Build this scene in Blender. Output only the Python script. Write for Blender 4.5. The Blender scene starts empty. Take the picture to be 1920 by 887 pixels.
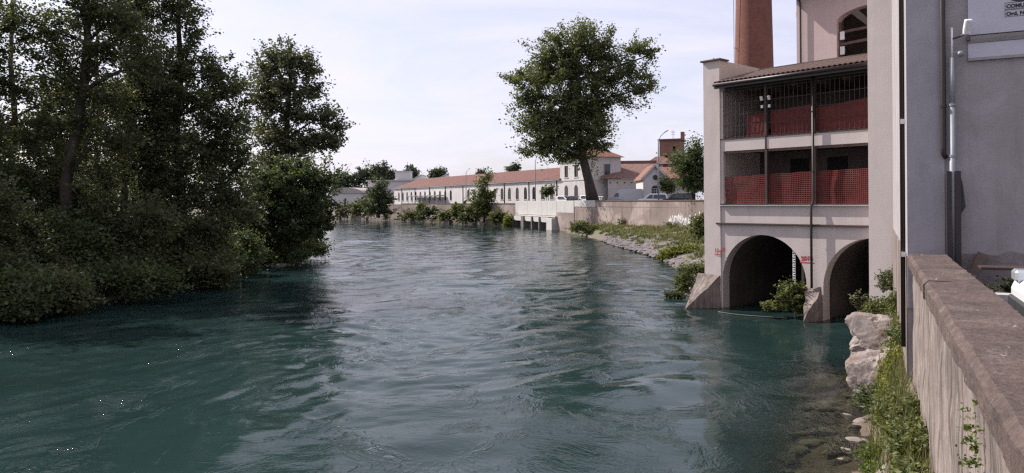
import bpy, bmesh, math, random
import numpy as np
from mathutils import Vector, Matrix, noise as mnoise
from mathutils.geometry import tessellate_polygon
R = math.radians
random.seed(7); rng = np.random.default_rng(7)
sc = bpy.context.scene
col = sc.collection

# ------------------------------------------------------------------ camera
F = 1400.0; ZC = 5.0; ROLL = 0.0072; HY = 377.0
cam_d = bpy.data.cameras.new('camera'); cam = bpy.data.objects.new('camera', cam_d); col.objects.link(cam)
cam_d.sensor_width = 36; cam_d.lens = 36*F/1920; cam_d.clip_end = 4000; cam_d.clip_start = 0.05
cam_d.shift_y = -(443.5-HY)/1920
cr, srl = math.cos(ROLL), math.sin(ROLL)
cam.matrix_world = Matrix(((cr, srl, 0, 0), (0, 0, -1, 0), (-srl, cr, 0, ZC), (0, 0, 0, 1)))
sc.camera = cam
# ------------------------------------------------------------------ light
SUN_AZ, SUN_EL = 57.0, 43.0           # degrees left of the view, above horizon
sdir = Vector((-math.sin(R(SUN_AZ))*math.cos(R(SUN_EL)), math.cos(R(SUN_AZ))*math.cos(R(SUN_EL)), math.sin(R(SUN_EL))))
w = bpy.data.worlds.new('World'); sc.world = w; w.use_nodes = True
nt = w.node_tree; N = nt.nodes; L = nt.links
for n in list(N): N.remove(n)
out = N.new('ShaderNodeOutputWorld'); bg = N.new('ShaderNodeBackground'); sky = N.new('ShaderNodeTexSky')
sky.sky_type = 'NISHITA'; sky.sun_disc = False; sky.sun_elevation = R(SUN_EL); sky.sun_rotation = R(-SUN_AZ)
sky.air_density = 1.0; sky.dust_density = 2.0; sky.ozone_density = 1.0
tc = N.new('ShaderNodeTexCoord'); sx = N.new('ShaderNodeSeparateXYZ'); L.new(tc.outputs['Generated'], sx.inputs[0])
mz = N.new('ShaderNodeMath'); mz.operation = 'ADD'; mz.inputs[1].default_value = 0.12; L.new(sx.outputs[2], mz.inputs[0])
mm = N.new('ShaderNodeMath'); mm.operation = 'MAXIMUM'; mm.inputs[1].default_value = 0.05; L.new(mz.outputs[0], mm.inputs[0])
dx = N.new('ShaderNodeMath'); dx.operation = 'DIVIDE'; L.new(sx.outputs[0], dx.inputs[0]); L.new(mm.outputs[0], dx.inputs[1])
dy = N.new('ShaderNodeMath'); dy.operation = 'DIVIDE'; L.new(sx.outputs[1], dy.inputs[0]); L.new(mm.outputs[0], dy.inputs[1])
cx = N.new('ShaderNodeCombineXYZ'); L.new(dx.outputs[0], cx.inputs[0]); L.new(dy.outputs[0], cx.inputs[1])
n1 = N.new('ShaderNodeTexNoise'); n1.inputs['Scale'].default_value = 0.9; n1.inputs['Detail'].default_value = 9; n1.inputs['Roughness'].default_value = 0.62; n1.inputs['Distortion'].default_value = 0.8
L.new(cx.outputs[0], n1.inputs['Vector'])
cr1 = N.new('ShaderNodeValToRGB'); cr1.color_ramp.elements[0].position = 0.36; cr1.color_ramp.elements[0].color = (0.52,)*3+(1,); cr1.color_ramp.elements[1].position = 0.66; cr1.color_ramp.elements[1].color = (0.88,)*3+(1,)
L.new(n1.outputs[0], cr1.inputs[0])
cm = N.new('ShaderNodeMix'); cm.data_type = 'RGBA'; L.new(cr1.outputs[0], cm.inputs[0])
L.new(sky.outputs[0], cm.inputs[6]); cm.inputs[7].default_value = (6.8, 6.5, 7.8, 1)     # thin bright cirrus
L.new(cm.outputs[2], bg.inputs['Color']); bg.inputs['Strength'].default_value = 0.095
L.new(bg.outputs[0], out.inputs[0])
sun_d = bpy.data.lights.new('sun', 'SUN'); sun_d.energy = 4.6; sun_d.angle = R(0.5); sun_d.color = (1, 0.945, 0.88)
sun = bpy.data.objects.new('sun', sun_d); col.objects.link(sun); sun.rotation_euler = sdir.to_track_quat('Z', 'Y').to_euler()
sun.location = (-60, 40, 80)
sc.view_settings.view_transform = 'Standard'; sc.view_settings.look = 'None'; sc.view_settings.gamma = 1
sc.view_settings.exposure = 0.62
sc.render.engine = 'CYCLES'
sc.cycles.max_bounces = 6; sc.cycles.diffuse_bounces = 3; sc.cycles.transparent_max_bounces = 12; sc.cycles.sample_clamp_indirect = 4
sc.cycles.use_denoising = False; sc.cycles.filter_width = 1.3; sc.cycles.use_adaptive_sampling = False
try: sc.cycles.sampling_pattern = 'BLUE_NOISE'
except Exception: pass

# ------------------------------------------------------------------ pixel -> world
def yh(px): return HY - ROLL*(px-960)
def at(px, py, D):
    u = (px-960)/F; v = (HY-py)/F
    return Vector(((u*cr-v*srl)*D, D, ZC+(v*cr+u*srl-2*u*srl)*D)) if False else Vector((D*(u*cr + v*srl), D, ZC + D*(v*cr - u*srl)))
def on_z(px, py, z=0.0):
    u = (px-960)/F; v = (HY-py)/F; k = v*cr-u*srl
    return at(px, py, (z-ZC)/k)

# ------------------------------------------------------------------ materials
def newmat(name):
    m = bpy.data.materials.new(name); m.use_nodes = True
    t = m.node_tree; b = t.nodes['Principled BSDF']; return m, t, b
def node(t, typ, **kw):
    n = t.nodes.new(typ)
    for k, v in kw.items():
        if k in n.inputs.keys(): n.inputs[k].default_value = v
        else: setattr(n, k, v)
    return n
def mixc(t, fac, a, b, blend='MIX'):
    m = t.nodes.new('ShaderNodeMix'); m.data_type = 'RGBA'; m.blend_type = blend
    for i, s in ((0, fac), (6, a), (7, b)):
        if hasattr(s, 'links'): t.links.new(s, m.inputs[i])
        else: m.inputs[i].default_value = s if i == 0 else (*s, 1)
    return m.outputs[2]
def ramp(t, src, p0, p1, c0=0.0, c1=1.0):
    n = t.nodes.new('ShaderNodeMapRange'); n.inputs[1].default_value = p0; n.inputs[2].default_value = p1
    n.inputs[3].default_value = c0; n.inputs[4].default_value = c1; t.links.new(src, n.inputs[0]); return n.outputs[0]
def vec(t, scale=(1,1,1), src='Object'):
    tcn = t.nodes.new('ShaderNodeTexCoord'); mp = t.nodes.new('ShaderNodeMapping'); mp.inputs['Scale'].default_value = scale
    if src == 'World':
        g = t.nodes.new('ShaderNodeNewGeometry'); t.links.new(g.outputs['Position'], mp.inputs[0])
    else: t.links.new(tcn.outputs[src], mp.inputs[0])
    return mp.outputs[0]
def nz(t, v, scale, detail=5, rough=0.6, dist=0):
    n = node(t, 'ShaderNodeTexNoise'); n.inputs['Scale'].default_value = scale; n.inputs['Detail'].default_value = detail
    n.inputs['Roughness'].default_value = rough; n.inputs['Distortion'].default_value = dist
    t.links.new(v, n.inputs['Vector']); return n.outputs[0]
def weathered(name, c, c2=None, dark=None, rough=0.85, sc_=1.2, streak=0.0, patch=0.35, bump=0.25, bscale=18, spec=0.3, src='Object', patchc=None, patchpos=(0.58, 0.66), runs=0.0, lichen=None, runf=5.0):
    """base tone, broad blotches, vertical run-off streaks, flaked patches, fine grain"""
    m, t, b = newmat(name)
    c2 = c2 or tuple(x*0.78 for x in c); dark = dark or tuple(x*0.45 for x in c)
    v = vec(t, (1,1,1), src)
    k = mixc(t, ramp(t, nz(t, v, sc_, 6, .65, .4), .35, .68), c, c2)
    if patchc:
        k = mixc(t, ramp(t, nz(t, v, sc_*0.6, 8, .7, .6), *patchpos), k, patchc)
    if streak:
        vs = vec(t, (1.5, 1.5, 0.14), src)
        sm = node(t, 'ShaderNodeMath', operation='MULTIPLY'); t.links.new(ramp(t, nz(t, vs, 1.4, 9, .72), .46, .76, 0, streak*1.25), sm.inputs[0]); t.links.new(ramp(t, nz(t, v, .45, 4, .6), .32, .62), sm.inputs[1])
        k = mixc(t, sm.outputs[0], k, dark)
    if runs:
        vr = vec(t, (runf, runf, runf*.03), src); k = mixc(t, ramp(t, nz(t, vr, 1.1, 8, .75, .3), .50, .64, 0, runs), k, dark)
    if lichen:
        vl = vec(t, (1, .55, 1), src); k = mixc(t, ramp(t, nz(t, vl, 13, 3, .6, .6), .68, .73), k, lichen)
    k = mixc(t, ramp(t, nz(t, v, 22, 4, .7), .35, .75, 0, patch*0.5), k, dark)
    t.links.new(k, b.inputs['Base Color']); b.inputs['Roughness'].default_value = rough; b.inputs['Specular IOR Level'].default_value = spec
    if bump:
        bp = node(t, 'ShaderNodeBump'); bp.inputs['Strength'].default_value = bump; bp.inputs['Distance'].default_value = 0.02
        t.links.new(nz(t, v, bscale, 6, .65), bp.inputs['Height']); t.links.new(bp.outputs[0], b.inputs['Normal'])
    return m
def simple(name, c, rough=0.5, metal=0.0, spec=0.5, var=0.2):
    m, t, b = newmat(name); v = vec(t)
    k = mixc(t, ramp(t, nz(t, v, 5, 5, .65), .3, .7), c, tuple(x*(1-var) for x in c))
    t.links.new(k, b.inputs['Base Color']); b.inputs['Roughness'].default_value = rough; b.inputs['Metallic'].default_value = metal
    b.inputs['Specular IOR Level'].default_value = spec
    return m
def tile_roof(name, c, c2, c3, pitch=0.22, row=0.35):
    m, t, b = newmat(name); v = vec(t)
    sp = node(t, 'ShaderNodeSeparateXYZ'); t.links.new(v, sp.inputs[0])
    wv = node(t, 'ShaderNodeTexWave', wave_type='BANDS', bands_direction='X'); wv.inputs['Scale'].default_value = 0.314/pitch/1.0; wv.inputs['Distortion'].default_value = 0.6; wv.inputs['Detail'].default_value = 1
    t.links.new(v, wv.inputs['Vector'])
    wr = node(t, 'ShaderNodeTexWave', wave_type='BANDS', bands_direction='Y', wave_profile='SAW'); wr.inputs['Scale'].default_value = 0.314/row; wr.inputs['Distortion'].default_value = 0.5
    t.links.new(v, wr.inputs['Vector'])
    vo = node(t, 'ShaderNodeTexVoronoi'); vo.inputs['Scale'].default_value = 2.6; t.links.new(v, vo.inputs['Vector'])
    k = mixc(t, ramp(t, nz(t, v, .5, 7, .7, .5), .36, .66), c, c2)
    k = mixc(t, ramp(t, vo.outputs['Color'], .1, .9, 0, .55), k, c3)
    k = mixc(t, ramp(t, wv.outputs[0], .0, .55, .6, 0), k, tuple(x*.35 for x in c2))
    t.links.new(k, b.inputs['Base Color']); b.inputs['Roughness'].default_value = .9
    ad = node(t, 'ShaderNodeMath', operation='ADD'); t.links.new(wv.outputs[0], ad.inputs[0]); t.links.new(wr.outputs[0], ad.inputs[1])
    bp = node(t, 'ShaderNodeBump'); bp.inputs['Strength'].default_value = .8; bp.inputs['Distance'].default_value = .06
    t.links.new(ad.outputs[0], bp.inputs['Height']); t.links.new(bp.outputs[0], b.inputs['Normal'])
    return m
def leafmat(name, c, c2, trans=0.35):
    m, t, b = newmat(name)
    a = node(t, 'ShaderNodeAttribute', attribute_name='tint')
    k = mixc(t, a.outputs['Fac'], c, c2)
    t.nodes.remove(b); o = t.nodes['Material Output']
    d = node(t, 'ShaderNodeBsdfPrincipled'); d.inputs['Roughness'].default_value = .55; d.inputs['Specular IOR Level'].default_value = .3
    tr = node(t, 'ShaderNodeBsdfTranslucent')
    t.links.new(k, d.inputs['Base Color'])
    kt = mixc(t, 1.0, k, (1.2, 1.2, .6), 'MULTIPLY'); t.links.new(kt, tr.inputs['Color'])
    mx = node(t, 'ShaderNodeMixShader'); mx.inputs[0].default_value = trans
    t.links.new(d.outputs[0], mx.inputs[1]); t.links.new(tr.outputs[0], mx.inputs[2]); t.links.new(mx.outputs[0], o.inputs[0])
    return m
def brickmat(name, c1, c2, mortar, bw=.25, bh=.075, cyl=False, src='Object'):
    m, t, b = newmat(name); v = vec(t, (1,1,1), src)
    sp = node(t, 'ShaderNodeSeparateXYZ'); t.links.new(v, sp.inputs[0]); cb = node(t, 'ShaderNodeCombineXYZ')
    if cyl:
        an = node(t, 'ShaderNodeMath', operation='ARCTAN2'); t.links.new(sp.outputs[1], an.inputs[0]); t.links.new(sp.outputs[0], an.inputs[1])
        ml = node(t, 'ShaderNodeMath', operation='MULTIPLY'); ml.inputs[1].default_value = 1.35; t.links.new(an.outputs[0], ml.inputs[0]); hx = ml.outputs[0]
    else:
        ad = node(t, 'ShaderNodeMath', operation='ADD'); t.links.new(sp.outputs[0], ad.inputs[0]); t.links.new(sp.outputs[1], ad.inputs[1]); hx = ad.outputs[0]
    t.links.new(hx, cb.inputs[0]); t.links.new(sp.outputs[2], cb.inputs[1])
    br = node(t, 'ShaderNodeTexBrick'); br.inputs['Scale'].default_value = 1; br.inputs['Brick Width'].default_value = bw; br.inputs['Row Height'].default_value = bh
    br.inputs['Mortar Size'].default_value = .007; br.inputs['Color1'].default_value = (*c1, 1); br.inputs['Color2'].default_value = (*c2, 1); br.inputs['Mortar'].default_value = (*mortar, 1)
    t.links.new(cb.outputs[0], br.inputs['Vector'])
    k = mixc(t, ramp(t, nz(t, v, .9, 7, .7), .35, .7, 0, .55), br.outputs[0], tuple(x*.5 for x in c2))
    k = mixc(t, ramp(t, nz(t, v, 9, 5, .8), .45, .75, 0, .6), k, tuple(min(1, x*1.5) for x in c1))
    t.links.new(k, b.inputs['Base Color']); b.inputs['Roughness'].default_value = .9
    bp = node(t, 'ShaderNodeBump'); bp.inputs['Strength'].default_value = .4; bp.inputs['Distance'].default_value = .015
    t.links.new(br.outputs['Fac'], bp.inputs['Height']); bp.invert = True; t.links.new(bp.outputs[0], b.inputs['Normal'])
    return m

M = {}
M['plaster'] = weathered('cream_plaster', (.57,.50,.475), (.51,.445,.42), (.26,.22,.20), streak=.22, patch=.25, sc_=.7)
M['plaster_low'] = weathered('stained_plaster', (.56,.49,.47), (.49,.425,.405), (.20,.165,.15), streak=.30, patch=.35, sc_=.8)
M['pink'] = weathered('pink_plaster', (.50,.40,.39), (.45,.35,.34), (.22,.16,.15), streak=.3, patch=.2, sc_=.6)
M['lilac'] = weathered('grey_plaster', (.38,.36,.385), (.29,.27,.285), (.15,.13,.13), streak=.45, patch=.35, sc_=.8, bump=.35)
M['lilac2'] = weathered('grey_plaster_warm', (.37,.34,.345), (.28,.25,.252), (.14,.115,.112), streak=.45, patch=.35, sc_=.9, bump=.35)
M['peel'] = weathered('bare_render', (.20,.16,.145), (.30,.265,.26), (.07,.055,.05), patch=.6, bump=.7, sc_=2.5)
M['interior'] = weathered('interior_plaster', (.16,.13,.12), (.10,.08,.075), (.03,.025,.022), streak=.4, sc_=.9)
M['tunnel'] = weathered('dark_tunnel_render', (.12,.095,.085), (.07,.055,.048), (.025,.02,.018), streak=.7, patch=.6, sc_=.9)  # darker and browner than the arched base, with vertical streaks
M['rust'] = weathered('rusty_brown_steel', (.075,.05,.045), (.05,.032,.028), (.02,.014,.012), rough=.6, patch=.4, bump=.2)
M['brown'] = simple('brown_painted_metal', (.028,.018,.018), .45)
M['white_metal'] = simple('white_painted_metal', (.75,.75,.75), .4)
M['galv'] = simple('galvanised_steel', (.30,.31,.33), .55, .4)
M['coping'] = weathered('weathered_coping', (.155,.108,.094), (.085,.062,.056), (.022,.018,.017), rough=.92, patch=1.5, bump=1.0, sc_=2.4, bscale=34, patchc=(.21,.165,.145), patchpos=(.56,.70), lichen=(.33,.30,.28))
M['oldwall'] = weathered('old_river_wall', (.30,.245,.22), (.17,.135,.12), (.035,.028,.024), runs=.85, streak=1.0, patch=.5, bump=.6, sc_=1.5)
M['quay'] = weathered('quay_plaster', (.29,.225,.20), (.165,.128,.112), (.05,.04,.034), streak=.7, patch=.8, bump=.6, sc_=.22, patchc=(.36,.29,.26), patchpos=(.54,.60))
M['concrete'] = weathered('pale_concrete', (.47,.45,.43), (.40,.38,.36), (.2,.18,.17), streak=.4, patch=.3, bump=.2, sc_=.6)
M['concrete_shade'] = weathered('shade_dark_concrete', (.15,.14,.13), (.10,.092,.086), streak=.5, sc_=.8)  # shade of the sluice piers is put into this darker tone; boom shares it
M['white'] = weathered('white_limewash', (.63,.60,.59), (.52,.485,.47), (.22,.18,.165), streak=.6, patch=.3, sc_=.35, patchc=(.52,.46,.44), patchpos=(.60,.68))
M['cream'] = weathered('pale_grey_plaster', (.58,.555,.54), (.50,.475,.46), None, sc_=.3, streak=.3)
M['roof'] = tile_roof('red_roof_tiles', (.165,.062,.046), (.115,.044,.035), (.215,.092,.07))
M['roof_orange'] = tile_roof('orange_roof_tiles', (.27,.115,.075), (.20,.08,.055), (.33,.16,.11))
M['roof_old'] = tile_roof('old_roof_tiles', (.25,.13,.10), (.17,.085,.065), (.33,.22,.18))
M['roof_pale'] = weathered('pale_sheet_roof', (.40,.36,.34), (.34,.29,.28), sc_=.3, streak=.2)
M['tile'] = weathered('brown_roof_tile', (.17,.115,.10), (.12,.08,.07), (.05,.035,.03), patch=.5, sc_=3)
M['glass'] = simple('dark_window_glass', (.025,.024,.028), .12, 0, .6)
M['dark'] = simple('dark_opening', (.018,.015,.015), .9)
M['wood'] = weathered('old_timber', (.14,.10,.085), (.09,.062,.052), (.03,.02,.018), patch=.4, bump=.4, sc_=4)
M['net'] = simple('orange_red_plastic_net', (.19,.034,.028), .6, 0, .3, .4)
M['red_paint'] = simple('red_paint', (.36,.05,.045), .7)
M['white_paint'] = simple('white_spray_paint', (.72,.72,.72), .7)
M['black_paint'] = simple('black_print', (.02,.02,.022), .5)
M['sign'] = simple('pale_sign_panel', (.50,.49,.54), .55, 0, .3, .08)
M['brick'] = brickmat('brick', (.20,.068,.046), (.135,.046,.034), (.19,.13,.105), cyl=True)
M['brick_old'] = brickmat('old_brick', (.25,.12,.09), (.18,.08,.06), (.27,.22,.19))
M['bark'] = weathered('bark', (.075,.058,.048), (.045,.034,.028), (.015,.012,.01), bump=1, bscale=9, sc_=2, streak=.8)
M['asphalt'] = weathered('asphalt', (.065,.06,.06), (.05,.047,.047), bump=.3, bscale=60, src='World')
M['ground'] = weathered('ground', (.12,.10,.075), (.09,.10,.045), (.05,.045,.03), sc_=.15, src='World')
M['bank'] = weathered('river_bank', (.15,.12,.095), (.10,.085,.055), (.05,.04,.03), sc_=.8, bump=1, bscale=6, src='World', patchc=(.10,.115,.045), patchpos=(.5,.6))
M['bed'] = weathered('gravel_bed', (.16,.12,.092), (.10,.075,.055), (.04,.03,.024), sc_=1.6, bump=1.0, bscale=14, src='World', patchc=(.22,.18,.145), patchpos=(.58,.68))
M['stone'] = weathered('pale_boulder', (.29,.245,.225), (.21,.17,.155), (.06,.05,.044), sc_=1.6, bump=1.0, bscale=7, patch=.5, patchc=(.17,.11,.085), patchpos=(.54,.66))
M['pebble'] = weathered('river_stone', (.27,.225,.195), (.19,.155,.13), (.06,.05,.04), sc_=4, bump=.6, bscale=14, patch=.5)
M['rubble'] = weathered('rubble_stone', (.19,.165,.165), (.11,.095,.095), (.06,.05,.05), sc_=1.2, bump=.6, src='World')
M['tyre'] = simple('tyre_rubber', (.02,.02,.02), .8)
M['car_white'] = simple('white_car_paint', (.78,.78,.79), .18, 0, .5, .03)
M['car_grey'] = simple('grey_car_paint', (.36,.37,.39), .2, .3, .5, .03)
M['car_dark'] = simple('dark_car_paint', (.03,.032,.04), .2, 0, .5, .03)
M['car_glass'] = simple('car_glass', (.015,.017,.02), .06, 0, .8)
M['lamp_red'] = simple('red_lamp_lens', (.30,.02,.02), .2)
M['lamp_clear'] = simple('clear_lamp_lens', (.45,.47,.5), .1, .3)
M['plastic'] = simple('dark_plastic', (.03,.03,.032), .6)
G = {
 'poplar': leafmat('poplar_leaves', (.080,.100,.042), (.155,.165,.078), .40),
 'dark': leafmat('dark_leaves', (.050,.064,.034), (.112,.124,.060), .42),
 'dark2': leafmat('deep_leaves', (.042,.062,.030), (.100,.122,.050), .40),
 'olive': leafmat('grey_green_leaves', (.062,.074,.040), (.140,.142,.082), .36),
 'fresh': leafmat('fresh_leaves', (.060,.100,.020), (.150,.175,.042), .4),
 'bush': leafmat('bush_leaves', (.060,.082,.026), (.160,.170,.060), .3),
 'yellow': leafmat('yellow_green_leaves', (.100,.125,.018), (.205,.205,.040), .35),
 'dry': leafmat('dry_grass', (.120,.115,.050), (.250,.220,.115), .3),
 'far': leafmat('far_leaves', (.060,.085,.050), (.120,.140,.080), .2),
}

# ------------------------------------------------------------------ object helpers
class MB:
    def __init__(s): s.v = []; s.f = []
    def add(s, vs, fs):
        o = len(s.v); s.v += [tuple(p) for p in vs]; s.f += [tuple(i+o for i in f) for f in fs]; return s
    def box(s, x0, x1, y0, y1, z0, z1):
        return s.add([(x0,y0,z0),(x1,y0,z0),(x1,y1,z0),(x0,y1,z0),(x0,y0,z1),(x1,y0,z1),(x1,y1,z1),(x0,y1,z1)],
                     [(0,3,2,1),(4,5,6,7),(0,1,5,4),(1,2,6,5),(2,3,7,6),(3,0,4,7)])
    def hexa(s, p):   # eight corners like box order
        return s.add(p, [(0,3,2,1),(4,5,6,7),(0,1,5,4),(1,2,6,5),(2,3,7,6),(3,0,4,7)])
    def prism(s, prof, axis, a, b):   # polygon profile extruded; axis 'x','y','z'
        n = len(prof)
        def mk(p, c):
            return {'x': (c, p[0], p[1]), 'y': (p[0], c, p[1]), 'z': (p[0], p[1], c)}[axis]
        vs = [mk(p, a) for p in prof]+[mk(p, b) for p in prof]
        return s.add(vs, [tuple(range(n))[::-1], tuple(range(n, 2*n))]+[(i, (i+1) % n, n+(i+1) % n, n+i) for i in range(n)])
    def tube(s, pts, rad, n=8, cap=True):
        pts = [Vector(p) for p in pts]; rad = rad if isinstance(rad, (list, tuple)) else [rad]*len(pts)
        o = len(s.v); prev = None
        for i, p in enumerate(pts):
            d = (pts[min(i+1, len(pts)-1)]-pts[max(i-1, 0)]).normalized()
            if prev is None:
                a = d.cross(Vector((0,0,1)));  a = a if a.length > .05 else d.cross(Vector((1,0,0)))
            else: a = prev-d*prev.dot(d)
            a.normalize(); prev = a; b = d.cross(a)
            for k in range(n):
                q = 2*math.pi*k/n; s.v.append(tuple(p+(a*math.cos(q)+b*math.sin(q))*rad[i]))
        for i in range(len(pts)-1):
            for k in range(n):
                s.f.append((o+i*n+k, o+i*n+(k+1) % n, o+(i+1)*n+(k+1) % n, o+(i+1)*n+k))
        if cap:
            s.f.append(tuple(o+k for k in range(n))[::-1]); s.f.append(tuple(o+(len(pts)-1)*n+k for k in range(n)))
        return s
    def strip(s, a, b, wd, nrm=(0,-1,0), th=.006):   # thin flat bar from a to b
        a, b = Vector(a), Vector(b); d = (b-a).normalized(); nrm = Vector(nrm); sd = d.cross(nrm).normalized()*wd/2; nn = nrm*th/2
        return s.hexa([a-sd-nn, a+sd-nn, a+sd+nn, a-sd+nn, b-sd-nn, b+sd-nn, b+sd+nn, b-sd+nn])
    def build(s, name, mat, parent=None, bevel=0, smooth=False):
        me = bpy.data.meshes.new(name); me.from_pydata(s.v, [], s.f); me.update()
        return finish(me, name, mat, parent, bevel, smooth)
def finish(me, name, mat, parent=None, bevel=0, smooth=False, recalc=True):
    if recalc or bevel:
        bm = bmesh.new(); bm.from_mesh(me)
        if recalc: bmesh.ops.recalc_face_normals(bm, faces=bm.faces)
        if bevel: bmesh.ops.bevel(bm, geom=bm.edges[:], offset=bevel, segments=1, affect='EDGES', clamp_overlap=True)
        bm.to_mesh(me); bm.free()
    if smooth:
        me.polygons.foreach_set('use_smooth', [True]*len(me.polygons))
    me.materials.append(mat)
    o = bpy.data.objects.new(name, me); col.objects.link(o); o.parent = parent
    return o
def tag(o, label=None, cat=None, group=None, kind=None):
    if label: o['label'] = label
    if cat: o['category'] = cat
    if group: o['group'] = group
    if kind: o['kind'] = kind
    return o
def thing(name, label, cat, loc=(0,0,0), rz=0, group=None):
    o = bpy.data.objects.new(name, None); col.objects.link(o); o.location = loc; o.rotation_euler = (0,0,rz); o.empty_display_size = .3
    return tag(o, label, cat, group)
def copy_tree(o, loc, rz, label, group=None, scale=1.0):
    def rec(q, par):
        c = q.copy(); col.objects.link(c); c.parent = par
        for ch in [x for x in bpy.data.objects if x.parent == q]: rec(ch, c)
        return c
    c = rec(o, None); c.location = loc; c.rotation_euler = (0,0,rz); c.scale = (scale,)*3; c['label'] = label
    if group: c['group'] = group
    return c
def opening_wall(width, z0, z1, ops, depth, name, mat, parent, x0=0.0, y0=0.0, seg=14):
    """wall slab x0..x0+width, front at y0, with real openings: (xa, xb, zsill, zspring, rise)"""
    m = MB(); x = x0
    for (xa, xb, zs, zp, rise) in sorted(ops):
        if xa > x: m.box(x, xa, y0, y0+depth, z0, z1)
        n = seg if rise > 0 else 1; c = (xa+xb)/2; hw = (xb-xa)/2
        top = lambda q: zp+rise*math.sqrt(max(0, 1-((q-c)/hw)**2))
        xs = [c-hw*math.cos(math.pi*i/n) for i in range(n+1)] if rise > 0 else [xa, xb]
        if zs > z0: m.box(xa, xb, y0, y0+depth, z0, zs)
        for i in range(n):
            a, b = xs[i], xs[i+1]
            m.hexa([(a,y0,top(a)),(b,y0,top(b)),(b,y0+depth,top(b)),(a,y0+depth,top(a)),(a,y0,z1),(b,y0,z1),(b,y0+depth,z1),(a,y0+depth,z1)])
        x = xb
    if x < x0+width: m.box(x, x0+width, y0, y0+depth, z0, z1)
    return m.build(name, mat, parent)
def arch_pane(m, xa, xb, zs, zp, rise, y, n=10, th=.03):
    c = (xa+xb)/2; hw = (xb-xa)/2
    prof = [(xa, zs), (xb, zs)]+[(c+hw*math.cos(math.pi*i/n), zp+rise*math.sin(math.pi*i/n)) for i in range(n+1)]
    return m.prism(prof, 'y', y, y+th)

# ------------------------------------------------------------------ foliage
def leaf_mesh(name, pts, size, mat, parent, tint=None, jitter=.45, up=.45, aspect=.62):
    n = len(pts)
    d = rng.normal(size=(n,3)); d[:,2] *= .6; d /= np.linalg.norm(d, axis=1)[:,None]
    nn = rng.normal(size=(n,3)); nn[:,2] = np.abs(nn[:,2])*(1+up); s = np.cross(d, nn); s /= (np.linalg.norm(s, axis=1)[:,None]+1e-6)
    ln = size*(1+jitter*(rng.random(n)*2-1))
    d = d*ln[:,None]; s = s*(ln*aspect*.5)[:,None]
    bend = np.cross(d, s); bend /= (np.linalg.norm(bend, axis=1)[:,None]+1e-9); bend *= (ln*.12)[:,None]
    V = np.empty((n,4,3), np.float32)
    V[:,0] = pts-d*.5; V[:,1] = pts+s-d*.05+bend; V[:,2] = pts+d*.5; V[:,3] = pts-s-d*.05+bend
    me = bpy.data.meshes.new(name); me.vertices.add(n*4); me.vertices.foreach_set('co', V.ravel())
    me.loops.add(n*4); me.loops.foreach_set('vertex_index', np.arange(n*4, dtype=np.int32))
    me.polygons.add(n); me.polygons.foreach_set('loop_start', np.arange(0, n*4, 4, dtype=np.int32)); me.polygons.foreach_set('loop_total', np.full(n, 4, np.int32))
    me.update(calc_edges=True)
    at_ = me.attributes.new('tint', 'FLOAT', 'POINT'); t = rng.random(n) if tint is None else np.clip(tint+.25*rng.normal(size=n), 0, 1)
    at_.data.foreach_set('value', np.repeat(t, 4).astype(np.float32))
    return finish(me, name, mat, parent, recalc=False)
def clump_points(lobes, n, clump=.9, per=60):
    """lobes: (centre, (rx,ry,rz)); leaves sit in small twiggy clumps spread through each lobe"""
    vol = np.array([l[1][0]*l[1][1]*l[1][2] for l in lobes])**.75; vol /= vol.sum()
    P = []; T = []; C = []
    for (c, r), f in zip(lobes, vol):
        k = max(3, int(n*f/per)); sd_ = rng.random(3)*9
        q = rng.normal(size=(k,3)); q /= np.linalg.norm(q, axis=1)[:,None]
        rag = np.array([1+.55*mnoise.noise(Vector(x*1.6+sd_))+.35*mnoise.noise(Vector(x*4+sd_)) for x in q])
        rad = (rng.random(k)**.5)*rag*(1+.25*(rng.random(k) < .12))
        cen = np.array(c)+q*rad[:,None]*np.array(r)*1.08; C += [tuple(x) for x in cen]
        pr = np.maximum(5, (per*(.35+1.3*rng.random(k)**1.5)).astype(int))
        for ci, m_, dirv in zip(cen, pr, q):
            size = clump*(.45+.8*rng.random())
            o_ = np.clip(rng.normal(size=(m_,3)), -1.9, 1.9)*np.array((1,1,.6))*size*.36
            dv = dirv+np.array((0,0,.25)); dv /= np.linalg.norm(dv)
            o_ += dv*(np.clip(rng.normal(size=(m_,1)), -1.6, 1.9))*size*.55
            P.append(ci+o_); T.append(np.full(m_, .10+.8*rng.random()))
    return np.concatenate(P), np.concatenate(T), C
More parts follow.
